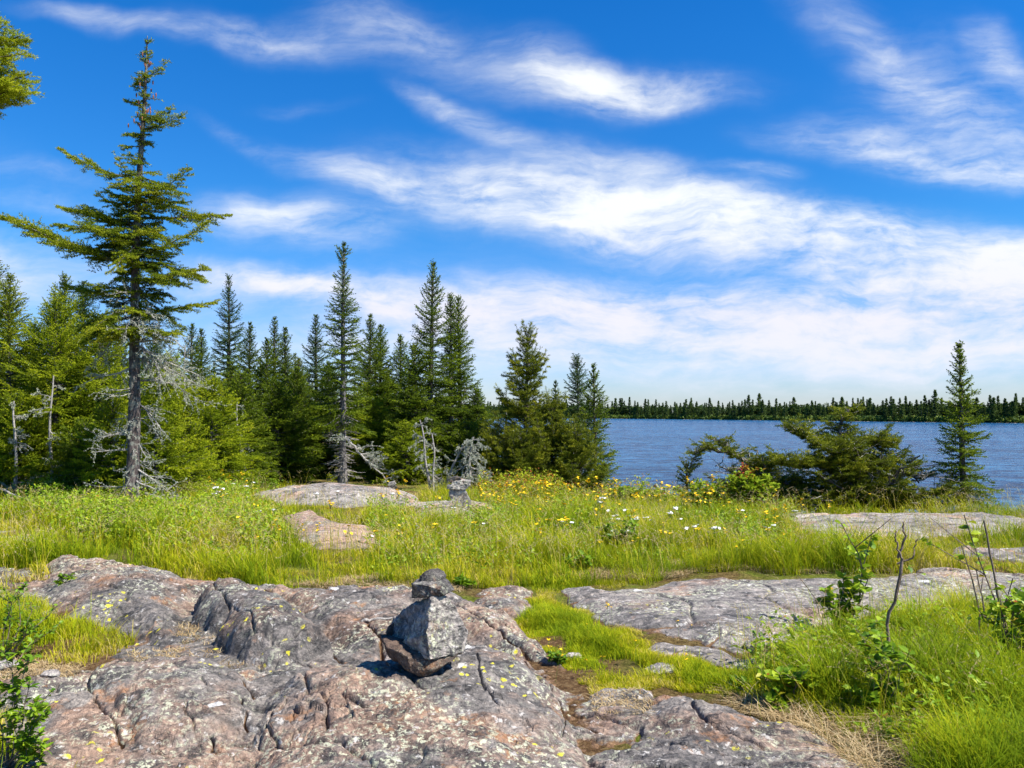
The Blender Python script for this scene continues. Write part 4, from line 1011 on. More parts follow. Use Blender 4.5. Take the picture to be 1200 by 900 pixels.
Vs, Fs, Ts = [], [], []; off = 0
for i in range(1500):
    px = -300+1700*r1.random(); d = far_at(px)+8+36*r1.random(); x = (px-600)/1000*d; A = far_src[int(r1.integers(6))]
    V, F, tv = A['needles']; m = slice(None)
    h = (24+6.5*sstep(700, 1200, np.array([px]))[0])*d/1000*(.75+.3*r1.random()); s = h/10; a = r1.random()*6.28
    Rm = np.array([[math.cos(a), -math.sin(a), 0], [math.sin(a), math.cos(a), 0], [0, 0, 1]]).T
    k = len(F)//2; z = float(soil_z(np.array([x]), np.array([d]))[0])
    Vs.append((V[:k*3] @ Rm)*[s*1.4, s*1.4, s]+[x, d, z]); Fs.append(F[:k]+off); Ts.append(np.clip(tv[:k*3]*.8, 0, 1)); off += k*3
tag(mesh('far_forest', np.concatenate(Vs), np.concatenate(Fs), M_FAR, attrs={'tint': np.concatenate(Ts)}), 'dense dark forest massed behind the far shore tree line', 'forest', kind='stuff')
# shoreline brush
n = 9000; pp = -200+1500*r1.random(n); dd = np.array([far_at(p) for p in np.linspace(-200, 1300, 200)]); dd = np.interp(pp, np.linspace(-200, 1300, 200), dd)+1+5*r1.random(n)
xx = (pp-600)/1000*dd; zz = soil_z(xx, dd); a0 = np.stack([xx, dd, zz], 1); hh = .8+1.6*r1.random(n)
V, F, tv = needles(a0, a0+np.stack([r1.normal(size=n)*.6, r1.normal(size=n)*.4, hh], 1), .55+.45*r1.random(n), 3, 1.3, .7, r1)
tag(mesh('shoreline_brush', V, F, M_FAR, attrs={'tint': tv}), 'low green brush along the far waterline', 'brush', kind='stuff')
# pale shore strand
xs = np.linspace(-350, 420, 300); fy_ = far_y(xs)
V = np.concatenate([np.stack([xs, fy_-4, np.full(300, WATER_Z-.15)], 1), np.stack([xs, fy_+1.5, np.full(300, WATER_Z+.08+.12*noise2(xs*.05, xs*0, 2))], 1), np.stack([xs, fy_+5, np.full(300, WATER_Z+.1)], 1)])
i = np.arange(299); F = np.concatenate([np.stack([i, i+1, i+301, i+300], 1), np.stack([i+300, i+301, i+601, i+600], 1)])
mesh('far_shore', V, F, M_FARROCK, attrs={'dirt': np.zeros(900)}, smooth=True)['kind'] = 'structure'

# ------------------------------------------------------------------ grass
def blades(x, y, z, h, wd, r,  lean=.35, tint=.4, tvar=.18, seed=0, tipt=.15, curv=.5):
    n = len(x); az = r.random(n)*5.0+4.5*fbm(x*1.6, y*1.6, 77, 2); ln = h*lean*(.3+r.random(n)); cv_ = curv*(.4+r.random(n))
    d = np.stack([np.cos(az), np.sin(az), 0*az], 1); s = np.stack([-np.sin(az+.7*r.normal(size=n)), np.cos(az), 0*az], 1); s = nrm(s)*(wd*.5)[:, None]
    b = np.stack([x, y, z], 1)
    p1 = b+d*(ln*.35)[:, None]; p1[:, 2] += h*.5
    p2 = b+d*(ln*(.75+.4*cv_))[:, None]; p2[:, 2] += h*(.85-.05*cv_)
    p3 = b+d*(ln*(1+cv_))[:, None]; p3[:, 2] += h*(1-.18*cv_)
    V = np.stack([b-s, b+s, p1-s*.85, p1+s*.85, p2-s*.6, p2+s*.6, p3], 1).reshape(-1, 3)
    k = (np.arange(n)*7)[:, None]
    Q = np.concatenate([k+np.array([[0,1,3,2]]), k+np.array([[2,3,5,4]])]); T = k+np.array([[4,5,6]])
    tt = np.clip(tint+tvar*r.normal(size=n), 0, 1)
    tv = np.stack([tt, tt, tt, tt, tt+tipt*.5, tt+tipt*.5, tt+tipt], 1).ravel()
    return V, Q, T, np.clip(tv, 0, 1)
def grass_obj(name, sets, label, M=None):
    Vs, Qs, Ts, As = [], [], [], []; o = 0
    for (V, Q, T, a) in sets:
        Vs.append(V); Qs.append(Q+o); Ts.append(T+o); As.append(a); o += len(V)
    return tag(mesh(name, np.concatenate(Vs), [np.concatenate(Qs), np.concatenate(Ts)], M or M_GRASS, attrs={'tint': np.concatenate(As)}), label, 'grass', kind='stuff')
rg = np.random.default_rng(99)
def scatter(n, x0, x1, y0, y1, mask=None, ypow=True):
    # denser near: sample y with density ~ 1/y
    y = y0*(y1/y0)**rg.random(n) if ypow else y0+(y1-y0)*rg.random(n)
    u0, u1 = x0, x1; x = (u0+(u1-u0)*rg.random(n))*y
    zr_ = rock_z(x, y); zs_ = soil_z(x, y)
    ok = (zr_ < zs_+.01)
    if mask is not None: ok &= mask(x, y)
    return x[ok], y[ok], zs_[ok]-.01, zr_[ok]
PX = lambda x, y: 600+x/y*1000
PY = lambda x, y, z=0: 483+(CAM_Z-z)/y*1000
def clump(x, y, s, seed): return fbm(x*s, y*s, seed, 3)
# tall meadow
def meadow_mask(x, y):
    e = shore_y(x); px = PX(x, y); py = PY(x, y)
    edge = 692+6*noise2(x*2, y*0, 5)-18*sstep(640, 850, px)
    back = (y < np.where(x < -1.5, 16.2+1.5*sstep(-1.5, -4, x), e+.6))
    return (py < edge) & back & (rg.random(len(x)) < .60+1.1*clump(x, y, .9, 500)+.6*clump(x, y, 3.0, 501)+.2*(py > 640))
x, y, z, _ = scatter(400000, -.75, .75, 7.0, 19.5, meadow_mask)
hgt = np.maximum(.05, .12+.19*sstep(-.4, .5, clump(x, y, .9, 510))+.11*clump(x, y, 3.2, 512))*(.45+.75*rg.random(len(x)))*(1+.5*(rg.random(len(x)) < .05))*(.50+.6*sstep(-2, 10, 0*x+12)-.22*(y > 12.0))
zr_all = rock_z(x, y); near = sstep(.0, -.22, zr_all-soil_z(x, y)); hgt = hgt*(.30+.70*near)
clr = np.zeros(len(x))
for (a_, b_, rx_, ry__) in [(405,668,.55,.8),(420,606,1.0,.9),(525,612,.8,.7),(470,600,1.2,.9),(1040,640,1.6,.9),(1180,662,.9,.6),(540,684,.6,.4),(300,640,.4,.3)]:
    gx_, gy_ = G(a_, b_); clr = np.maximum(clr, np.exp(-(((x-gx_)/rx_)**2+((y-gy_)/ry__)**2)))
hgt = hgt*(1-.72*clr)
ti = .46+.18*clr+.34*clump(x, y, .75, 520)+.15*clump(x, y, 2.5, 521)+.20*(1-near)+.10*sstep(10, 15, y)
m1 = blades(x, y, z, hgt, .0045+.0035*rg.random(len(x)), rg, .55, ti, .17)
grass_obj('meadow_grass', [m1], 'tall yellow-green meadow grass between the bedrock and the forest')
# seed stems in the meadow
k = rg.random(len(x)) < .06
xs_, ys_, zs_ = x[k], y[k], z[k]; hs_ = .28+.22*rg.random(k.sum())
m2 = blades(xs_, ys_, zs_, hs_, np.full(k.sum(), .0032), rg, .35, .80, .1)
tipx = m2[0].reshape(-1, 7, 3)[:, 6]; tip5 = m2[0].reshape(-1, 7, 3)[:, 4]
V, F, tv = needles(tip5, tipx+(tipx-tip5)*.3, .75+.2*rg.random(len(tipx)), 180, .014, .0035, rg)
grass_obj('grass_seed_stems', [m2], 'thin straw coloured seed stems standing through the meadow grass')
tag(mesh('grass_seed_heads', V, F, M_STRAW, attrs={'tint': tv}), 'feathery straw and pinkish seed heads over the meadow', 'grass', kind='stuff')

# foreground patches: (mask polygon px, count, height, width, tint)
PATCH = [
 ('wedge_grass', [(560,724),(640,700),(720,728),(790,770),(880,790),(900,815),(850,822),(760,812),(700,822),(680,800),(640,762),(600,735)], 90000, .085, .0036, .46, 'short yellow-green grass wedge between the cairn rock and the grey slab'),
 ('right_grass', [(830,805),(900,785),(950,762),(1010,742),(1080,730),(1200,728),(1400,720),(1500,900),(1500,1000),(1060,1000),(1050,890),(980,860),(900,830),(850,820)], 120000, .25, .0040, .33, 'tall fresh grass filling the lower right corner among bare saplings'),
 ('left_grass', [(-120,690),(40,700),(75,728),(150,738),(158,756),(110,782),(20,772),(-40,800),(-200,790)], 30000, .16, .0036, .42, 'tuft of bright grass on the bedrock at the left'),
 ('corner_grass', [(-120,800),(10,800),(60,850),(95,900),(100,1000),(-200,1000)], 15000, .13, .0034, .52, 'yellowing grass tuft in the lower left corner'),
 ('slab_edge_grass', [(620,688),(700,680),(740,686),(700,696),(655,700),(640,712),(625,700)], 6000, .09, .0034, .5, 'short grass along the upper edge of the grey slab'),
 ('fringe_grass', [(230,676),(330,684),(400,688),(480,684),(560,690),(660,682),(740,680),(830,668),(960,668),(1120,662),(1260,662),(1260,650),(1000,655),(800,664),(660,672),(500,676),(300,672)], 26000, .11, .0036, .60, 'short yellowing grass fringe where the meadow meets the bedrock'),
 ('hollow_grass', [(205,730),(250,738),(285,770),(345,782),(330,795),(230,790),(205,765)], 3200, .05, .0034, .62, 'sparse grass in the mossy hollow between the left rocks'),
]
for (nm, pts, cnt, h, wd, ti, lb) in PATCH:
    pg = np.array(poly(pts)); x0, y0 = pg.min(0); x1, y1 = pg.max(0); y0 = max(y0, 2.7)
    y = y0+(y1-y0)*rg.random(cnt*2); x = x0+(x1-x0)*rg.random(cnt*2)
    xx_ = x+.06*fbm(x*3, y*3, 7, 3); yy_ = y+.10*fbm(x*3, y*3, 17, 3)
    s = sdpoly(xx_, yy_, pg); cl = clump(x, y, 2.2, 530)
    u = x/y
    keep = (s > 0) & (rg.random(len(x)) < .62+1.1*cl+.2*(h > .2)) & (np.abs(u) < .85)
    x, y, s = x[keep], y[keep], s[keep]; zr_ = rock_z(x, y); zs_ = soil_z(x, y); ok = zr_ < zs_+.02
    x, y, s, zs_ = x[ok], y[ok], s[ok], zs_[ok]
    if len(x) > cnt: x, y, s, zs_ = x[:cnt], y[:cnt], s[:cnt], zs_[:cnt]
    hh = h*(.45+.75*rg.random(len(x)))*(.40+.60*sstep(0, .35, s))*(1+.6*clump(x, y, 1.8, 540)+.3*clump(x, y, 6, 541))*(1+.6*(rg.random(len(x)) < .04))
    t_ = ti+.30*clump(x, y, 1.5, 550)+.12*clump(x, y, 5, 551)+.22*(1-sstep(0, .22, s))
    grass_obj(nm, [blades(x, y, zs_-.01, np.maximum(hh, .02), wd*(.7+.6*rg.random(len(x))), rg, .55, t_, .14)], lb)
_n = 900; _y = 4.0+3.0*rg.random(_n); _x = (.24+.45*rg.random(_n))*_y; _k = (rock_z(_x, _y) < soil_z(_x, _y)); _x, _y = _x[_k], _y[_k]
_b = blades(_x, _y, soil_z(_x, _y), .26+.22*rg.random(len(_x)), np.full(len(_x), .0022), rg, .4, .78, .12)
_t3 = _b[0].reshape(-1, 7, 3); V, F, tv = needles(_t3[:, 4], _t3[:, 6]+(_t3[:, 6]-_t3[:, 4])*.3, .55+.3*rg.random(len(_x)), 260, .010, .0022, rg)
grass_obj('seed_stems', [_b], 'thin pale seed stems standing in the tall grass at lower right')
tag(mesh('seed_heads', V, F, M_STRAW, attrs={'tint': tv}), 'fine pinkish-brown seed heads over the grass at lower right', 'grass', kind='stuff')
# dry straw along the rock edges and lower right
def straw(n, regs, nm, lb, h=.09):
    S = []
    for (pts, c, hh) in regs:
        pg = np.array(poly(pts)); x0, y0 = pg.min(0); x1, y1 = pg.max(0)
        x = x0+(x1-x0)*rg.random(c*3); y = y0+(y1-y0)*rg.random(c*3); s = sdpoly(x, y+.05*fbm(x*4, y*4, 3, 2), pg)
        k = (s > 0) & (rock_z(x, y) < soil_z(x, y)+.05); x, y = x[k][:c], y[k][:c]; zz = np.maximum(soil_z(x, y), rock_z(x, y))
        S.append(blades(x, y, zz-.005, hh*(.3+.9*rg.random(len(x))), .003+.0018*rg.random(len(x)), rg, 1.7, .55, .3, curv=1.0))
    Vs = S; grass_obj(nm, S, lb, M_STRAW)
straw(0, [([(660,684),(720,684),(800,680),(820,672),(780,664),(700,674),(660,676)], 5200, .07),
          ([(830,674),(960,676),(1120,668),(1120,660),(950,666),(840,666)], 4200, .06),
          ([(400,694),(540,700),(560,690),(480,683),(300,688),(240,684)], 3500, .05)], 'dry_grass_edge', 'matted dry brown grass along the meadow front edge')
straw(0, [([(860,835),(930,838),(1000,862),(1060,858),(1200,850),(1300,860),(1300,960),(1040,960),(980,880)], 4200, .10), ([(1060,840),(1180,850),(1200,900),(1060,895)], 2500, .13)], 'dry_grass_clump', 'pale matted straw at the foot of the tall grass, lower right')
straw(0, [([(690,826),(740,815),(770,830),(760,850),(700,852)], 900, .02), ([(205,735),(255,740),(290,775),(345,785),(320,797),(250,790),(210,775)], 2600, .035),
          ([(150,775),(210,770),(215,785),(180,792)], 800, .03), ([(0,770),(90,785),(95,800),(0,810)], 1500, .04), ([(860,815),(905,825),(900,845),(870,840)], 900, .05)], 'hollow_litter', 'brown needles and moss gathered in the rock hollows')

# ------------------------------------------------------------------ leafy cover and shrubs
def leaves(c, d, l, wd, tint, r, fold=.25):
    n = len(c); d = nrm(d); s = nrm(np.cross(d, r.normal(size=(n, 3))*.4+[0, 0, 1.])); up = np.cross(s, d)
    L = l[:, None]; W = (wd*.5)[:, None]
    m1 = c+d*L*.35; m2 = c+d*L*.7
    V = np.stack([c, m1-s*W+up*W*fold, m1, m1+s*W+up*W*fold, m2-s*W*.8+up*W*fold-up*L*.05, m2-up*L*.04, m2+s*W*.8+up*W*fold-up*L*.05, c+d*L-up*L*.12], 1).reshape(-1, 3)
    k = (np.arange(n)*8)[:, None]
    Q = np.concatenate([k+np.array([[1,2,5,4]]), k+np.array([[2,3,6,5]])]); T = np.concatenate([k+np.array([[0,2,1]]), k+np.array([[0,3,2]]), k+np.array([[4,5,7]]), k+np.array([[5,6,7]])])
    return V, Q, T, np.repeat(np.clip(tint, 0, 1), 8)
def cover(nm, lb, pts, cnt, h, size, tint, seed, mat_=M_LEAF, yoff=0):
    r = np.random.default_rng(seed); pg = np.array(poly(pts)); x0, y0 = pg.min(0); x1, y1 = pg.max(0)
    x = x0+(x1-x0)*r.random(cnt*2); y = y0+(y1-y0)*r.random(cnt*2); s = sdpoly(x, y+.2*fbm(x, y, 3, 3), pg)
    k = (s > 0) & (rock_z(x, y) < soil_z(x, y)+.02) & (r.random(len(x)) < .5+1.2*fbm(x*1.2, y*1.2, seed, 3)); x, y = x[k], y[k]; zz = soil_z(x, y)
    H = h*(.5+.8*r.random(len(x)))*(1+.7*fbm(x*.9, y*.9, seed+3, 2)); nl = 9
    i = np.repeat(np.arange(len(x)), nl); f = .25+.75*r.random(len(i)); az = r.random(len(i))*6.28
    off = .28*H[i]*r.random(len(i))
    c = np.stack([x[i]+np.cos(az)*off*.5, y[i]+np.sin(az)*off*.5, zz[i]+H[i]*f], 1)
    d = np.stack([np.cos(az), np.sin(az), .5+.5*r.normal(size=len(i))], 1)
    V, Q, T, tv = leaves(c, d, size*(.6+.7*r.random(len(i))), size*.42*(.7+.6*r.random(len(i))), tint+.15*r.normal(size=len(i))+.15*f, r)
    tag(mesh(nm, V, [Q, T], mat_, attrs={'tint': tv}), lb, 'plants', kind='stuff')
cover('leafy_ground_cover', 'low broad-leaved plants at the foot of the big spruce and left meadow', [(40,600),(150,588),(260,590),(330,615),(345,645),(300,665),(230,672),(150,655),(60,640)], 4200, .30, .050, .46, 201)
cover('weedy_cover', 'mixed weeds and bracken along the forest foot at the far left', [(-80,586),(60,584),(120,590),(60,616),(-80,622)], 1300, .25, .06, .35, 202)
cover('forest_edge_cover', 'dark leafy undergrowth along the foot of the forest', [(200,583),(300,574),(330,575),(300,592),(240,598)], 900, .22, .05, .30, 203)
cover('bank_cover', 'leafy green and reddish growth along the lake bank behind the flowers', [(560,580),(640,574),(720,576),(790,580),(850,586),(850,596),(760,594),(660,588),(570,592)], 2600, .30, .05, .64, 204, M_YELBUSH)
cover('meadow_weeds', 'broad-leaved weeds mixed through the middle of the meadow grass', [(430,602),(600,600),(900,606),(960,640),(900,662),(700,672),(560,684),(430,680)], 1900, .26, .045, .40, 206)
cover('right_cover', 'small round-leaved weeds in the grass lower right', [(860,790),(960,760),(1200,760),(1200,900),(1060,890),(900,828)], 1100, .24, .04, .42, 205)

def shrub(name, label, pos, n, H, spread, leafn, size, tint, seed, mat_=M_LEAF, group=None, stemr=.004, bare=0.0, tips=None, lw=.5, redtop=0):
    """stems fan from one foot; leaves along the stems; tips: explicit stem tips (px,py) at the foot's distance"""
    r = np.random.default_rng(seed); x, y = pos; z = top_z(x, y)-.01; org = np.array([x, y, z])
    o = empty(name, org, label, 'bush' if 'bush' in name or 'shrub' in name else 'plant', group)
    st = []; C_, D_, T_ = [], [], []
    tl = [P(a, b, y)-org for a, b in tips] if tips else [np.array([spread*math.cos(a)*q, spread*math.sin(a)*q, H*(.6+.5*r.random())]) for a, q in zip(r.random(n)*6.28, r.random(n)**.5)]
    for e in tl:
        if tips: e = e+np.array([0, r.normal()*.08, 0])
        t = np.linspace(0, 1, 8)[:, None]; side = r.normal(size=3)*.07*np.linalg.norm(e); side[2] = 0
        Q = e*t+side*np.sin(t*math.pi)+r.normal(size=(8, 3))*.006; Q[0] = 0
        st.append(polytube(Q, stemr*(1-.6*t[:, 0]), 5, .1, seed))
        tot = [Q]
        for b in range(3 if bare < .5 else 1):
            f = .35+.5*r.random(); s = np.array([np.interp(f, t[:, 0], Q[:, j]) for j in range(3)])
            dv = nrm(e*.6+r.normal(size=3)*.5*np.linalg.norm(e)); l = np.linalg.norm(e)*.28*(.5+r.random())
            Q2 = s+dv*l*np.linspace(0, 1, 5)[:, None]; st.append(polytube(Q2, stemr*.55*np.linspace(1, .5, 5), 4, .1, seed)); tot.append(Q2)
        for Qx in tot:
            if r.random() < bare: continue
            m = max(2, int(leafn*len(Qx)/8)); f = .25+.75*r.random(m); tt = np.linspace(0, 1, len(Qx))
            c = np.stack([np.interp(f, tt, Qx[:, j]) for j in range(3)], 1); az = r.random(m)*6.28
            C_.append(c); D_.append(np.stack([np.cos(az), np.sin(az), .35+.4*r.normal(size=m)], 1)); T_.append(tint+.17*r.normal(size=m)+redtop*(c[:, 2] > .8*max(q[2] for q in tl)))
    V, F = join(st); mesh('stems', V, F, M_TWIG, o)
    if C_:
        c = np.concatenate(C_); d = np.concatenate(D_); m = len(c)
        V, Q, T, tv = leaves(c, d, size*(.6+.7*r.random(m)), size*lw*(.75+.5*r.random(m)), np.concatenate(T_), r)
        mesh('leaves', V, [Q, T], mat_, o, attrs={'tint': tv})
    return o
sp = lambda px, py, z=0: G(px, py, z)
shrub('leafy_shrub', 'dark-leaved shrub at the left edge beside the grass tuft', sp(2, 775), 0, 0, 0, 16, .038, .22, 211, tips=[(28,690),(45,705),(12,680),(60,712),(5,700),(38,735),(-15,690),(60,735)], stemr=.004)
shrub('leafy_shrub', 'glossy green shrub with purplish leaf tips in the lower left corner', sp(8, 905), 0, 0, 0, 30, .040, .32, 212, tips=[(40,768),(15,765),(55,812),(65,845),(0,775),(30,800),(60,872),(-20,780),(72,815),(45,840)], stemr=.004)
shrub('leafy_plant', 'small upright green plant on top of the left rock hump', sp(75, 690, .1), 0, 0, 0, 12, .04, .35, 213, tips=[(72,672),(82,674),(68,682)], stemr=.003)
shrub('leafy_plant', 'broad-leaved green weed in the meadow beside the white flower cluster', sp(728, 655), 14, .34, .22, 16, .07, .30, 214, stemr=.004)
shrub('leafy_plant', 'coarse green weed at the meadow front edge above the grey slab', sp(678, 677), 9, .20, .14, 12, .07, .30, 215, stemr=.003)
shrub('leafy_plant', 'small plant with rosette of green leaves at meadow edge right of the front cairn', sp(545, 694), 8, .10, .08, 12, .06, .25, 216, stemr=.003)
shrub('flame_bush', 'yellow-green bush topped with a flame red patch on the lake bank', sp(880, 604), 46, .55, .42, 34, .07, .48, 217, mat_=M_YELBUSH, redtop=.0)
shrub('flame_sprig', 'flame red leafy sprig rising from the yellow-green bush', sp(872, 603), 14, .72, .16, 30, .06, .97, 218, mat_=M_YELBUSH)
shrub('low_bush', 'yellow-green low bush left of the red-topped bush on the bank', sp(822, 602), 34, .42, .45, 30, .06, .45, 219, mat_=M_YELBUSH)
shrub('low_bush', 'rusty green bush standing before the lake gap behind the flowers', sp(770, 602), 30, .38, .40, 26, .055, .62, 220, mat_=M_YELBUSH)
shrub('low_bush', 'bright leafy bush at the meadow rear, between slim fir and driftwood', sp(735, 604), 26, .40, .30, 26, .06, .40, 221, mat_=M_YELBUSH)
# saplings lower right
def line_sapling(name, label, foot, lines, leaf_px, size, tint, seed):
    r = np.random.default_rng(seed); x, y = G(*foot); z = top_z(x, y)-.01; org = np.array([x, y, z]); o = empty(name, org, label, 'sapling')
    P0 = P(foot[0], foot[1], y)[2]; st = []
    for (pts, r0, r1) in lines:
        Q = np.array([P(a, b, y)-org for a, b in pts]); Q[:, 1] += r.normal(size=len(Q))*.015; Q[0, 2] = max(Q[0, 2], 0) if pts[0] != foot else 0
        t = np.linspace(0, 1, 14); Qs = np.stack([np.interp(t, np.linspace(0, 1, len(Q)), Q[:, j]) for j in range(3)], 1); Qs[1:-1] += r.normal(size=(12, 3))*.004
        st.append(polytube(Qs, r0+(r1-r0)*t, 6, .2, seed))
    V, F = join(st); mesh('stems', V, F, M_TWIG, o, smooth=True)
    c = []
    for (a, b, n, sp_) in leaf_px:
        for _ in range(n): q = P(a+r.normal()*sp_, b+r.normal()*sp_, y)-org; q[1] += r.normal()*.05; c.append(q)
    c = np.array(c); m = len(c); az = r.random(m)*6.28; d = np.stack([np.cos(az), np.sin(az), .1+.4*r.normal(size=m)], 1)
    V, Q, T, tv = leaves(c, d, size*(.6+.7*r.random(m)), size*.75*(.7+.5*r.random(m)), tint+.22*r.normal(size=m), r)
    mesh('leaves', V, [Q, T], M_LEAF, o, attrs={'tint': tv})
line_sapling('bare_sapling', 'tall forked bare sapling with green leaves at mid stem, lower right', (1034, 830), [
    ([(1034,830),(1036,790),(1044,770),(1040,735),(1050,700),(1056,655)], .010, .008), ([(1056,655),(1050,635),(1048,622)], .006, .003), ([(1056,655),(1060,630),(1060,612)], .007, .004),
    ([(1054,662),(1068,652),(1076,632)], .006, .003), ([(1042,765),(1030,755),(1022,735)], .005, .002)], [(1015,742,7,7),(1022,775,12,12),(1052,760,5,6),(1070,668,4,4),(1010,790,9,14)], .045, .50, 230)
line_sapling('bare_sapling', 'bare leaning stem with a short side twig at the right edge of the grass', (1186, 800), [
    ([(1186,800),(1182,750),(1170,690),(1152,610)], .009, .005), ([(1180,740),(1165,730),(1150,720)], .004, .002)], [(1178,700,6,9)], .045, .6, 240)
shrub('leafy_sapling', 'sapling with large pale green leaves and two dead tips, right of the slab corner', sp(985, 745), 0, 0, 0, 20, .07, .55, 231, tips=[(984,612),(992,690),(1000,700),(970,690),(1015,668),(978,700),(990,712)], stemr=.008, bare=.2, lw=.75)
shrub('leafy_sapling', 'low sapling with yellowing round leaves at the rock edge lower right', sp(925, 835), 0, 0, 0, 17, .06, .58, 232, tips=[(890,780),(912,790),(940,775),(950,790),(900,815),(930,800)], stemr=.004, lw=.8)
shrub('leafy_sapling', 'sapling of round bluish-green leaves beneath the tall forked sapling', sp(1030, 850), 0, 0, 0, 18, .055, .36, 233, tips=[(1015,740),(1040,760),(1060,758),(1020,790),(1045,800),(1070,810)], stemr=.004, lw=.8)
shrub('bare_sapling', 'slender dark bare sapling second from the right edge', sp(1156, 780), 0, 0, 0, 0, .04, .4, 234, tips=[(1132,640),(1148,670)], stemr=.008, bare=1)
shrub('leafy_sapling', 'leaning bare-topped sapling with bright leaves cut by the right edge', sp(1200, 810), 0, 0, 0, 22, .06, .60, 235, tips=[(1152,608),(1180,690),(1195,680),(1172,700),(1205,690),(1185,712),(1210,720),(1178,740)], stemr=.007, bare=.15, lw=.75)
shrub('bare_sapling', 'short leaning bare twig on the slab side of the right grass', sp(975, 760), 0, 0, 0, 0, .04, .4, 236, tips=[(938,676),(950,700)], stemr=.005, bare=1)
shrub('bare_sapling', 'low arching grey twig between the forked sapling and right edge', sp(1115, 790), 0, 0, 0, 0, .04, .4, 237, tips=[(1060,735),(1085,745)], stemr=.005, bare=1)
shrub('leafy_plant', 'leafy green sprig in the short grass wedge near lower right rock', sp(868, 815), 7, .09, .07, 12, .045, .28, 238, stemr=.003)
shrub('leafy_plant', 'tiny green sprig at the end of the cairn rock by the grass wedge', sp(655, 780), 7, .07, .07, 12, .04, .28, 239, stemr=.003)

# ------------------------------------------------------------------ flowers
def flower_proto(name, nh, H, hr, hm, seed, flat_=True):
    r = np.random.default_rng(seed); st = []; hd = []
    top = np.array([r.normal()*.03, r.normal()*.03, H]); t = np.linspace(0, 1, 5)[:, None]
    st.append(polytube(top*t, .0022*(1-.4*t[:, 0]), 4))
    for i in range(nh):
        a = r.random()*6.28; q = hr*2.0*math.sqrt(r.random()) if nh > 1 else 0
        c = top+np.array([math.cos(a)*q, math.sin(a)*q, r.random()*.015 if flat_ else -r.random()*.12])
        st.append(polytube([top-[0,0,.07*H/.4], c], [.0015, .0012], 3))
        k = 8; an = np.arange(k)*2*math.pi/k
        ring = np.stack([np.cos(an), np.sin(an), 0*an+.25], 1)*hr*(.8+.4*r.random((k, 1)))
        tl = r.normal(size=2)*.25; ring[:, 2] += ring[:, 0]*tl[0]+ring[:, 1]*tl[1]
        V = np.concatenate([[c], c+ring]); F = np.array([[0, 1+j, 1+(j+1) % k, 0] for j in range(k)])[:, :3]
        hd.append((V, F))
        V2 = V.copy(); V2[0, 2] -= hr*.45; hd.append((V2, F[:, ::-1]))
    o = bpy.data.objects.new(name, None); C.objects.link(o)
    V, F = join(st); mesh('stem', V, F, M_STEM, o); V, F = join(hd); mesh('flower_head', V, F, hm, o); return o
rf = np.random.default_rng(123)
def strew(protos, spots_, label, cat, group, smin=.8, smax=1.2):
    # short plants in the thin grass near the rocks
    first = [True]*len(protos)
    for (px, py) in spots_:
        x, y = G(px, py); 
        if rock_z(x, y)[0] > soil_z(np.array([x]), np.array([y]))[0]+.02: continue
        k = int(rf.integers(len(protos))); o = protos[k] if first[k] else copy_tree(protos[k]); first[k] = False
        o.location = (x, y, float(soil_z(np.array([x]), np.array([y]))[0])-.01); s = (smin+(smax-smin)*rf.random())*(.42 if y < 7.2 else 1.0); o.scale = (s, s, s); o.rotation_euler = (0, 0, rf.random()*6.28)
        tag(o, label, cat, group)
    for k, f_ in enumerate(first):
        if f_:
            for ch in list(protos[k].children): bpy.data.objects.remove(ch)
            bpy.data.objects.remove(protos[k])
yp = [flower_proto('yellow_wildflower', n_, H_, .0155, M_YEL, 400+n_, fl) for n_, H_, fl in ((1,.30,True),(3,.34,True),(5,.40,False),(2,.26,True),(7,.48,False))]
sy = []
for _ in range(165): sy.append((560+300*rf.random(), 596+26*rf.random()**1.5))
for _ in range(45): sy.append((610+330*rf.random(), 610+65*rf.random()))
for _ in range(30): sy.append((200+360*rf.random(), 592+80*rf.random()))
for _ in range(14): sy.append((860+180*rf.random(), 606+30*rf.random()))
for _ in range(12): sy.append((620+200*rf.random(), 715+90*rf.random()))
for _ in range(16): sy.append((200+110*rf.random(), 584+14*rf.random()))
strew(yp, sy, 'small yellow wildflower on a thin stem in the meadow grass', 'flower', 'yellow wildflowers in the meadow')
wp_ = [flower_proto('white_yarrow', n_, H_, .017, M_WHT, 500+n_) for n_, H_ in ((3,.26),(5,.30),(2,.24),(7,.32))]
swt = [(712,633),(722,637),(735,634),(742,640),(728,645),(748,636),(718,642),(738,646),(752,641),(700,628),(706,624),(790,637),(818,650),(831,652),(842,664),(738,660)]
for _ in range(26): swt.append((640+330*rf.random(), 622+34*rf.random()))
for _ in range(16): swt.append((300+270*rf.random(), 600+60*rf.random()))
for _ in range(14): swt.append((240+60*rf.random(), 588+22*rf.random()))
strew(wp_, swt, 'flat white yarrow flower head standing in the meadow grass', 'flower', 'white yarrow in the meadow')
ye = flower_proto('goldenrod', 9, .50, .018, M_YEL, 600, False)
for i, (px, py) in enumerate([(586,600),(594,602),(634,598),(690,600)]):
    x, y = G(px, py); o = ye if i == 0 else copy_tree(ye); o.location = (x, y, float(soil_z(np.array([x]), np.array([y]))[0])); s = .9+.2*rf.random(); o.scale = (s, s, s)
    tag(o, 'tall goldenrod spray standing over the rear of the meadow', 'flower', 'tall goldenrod sprays')

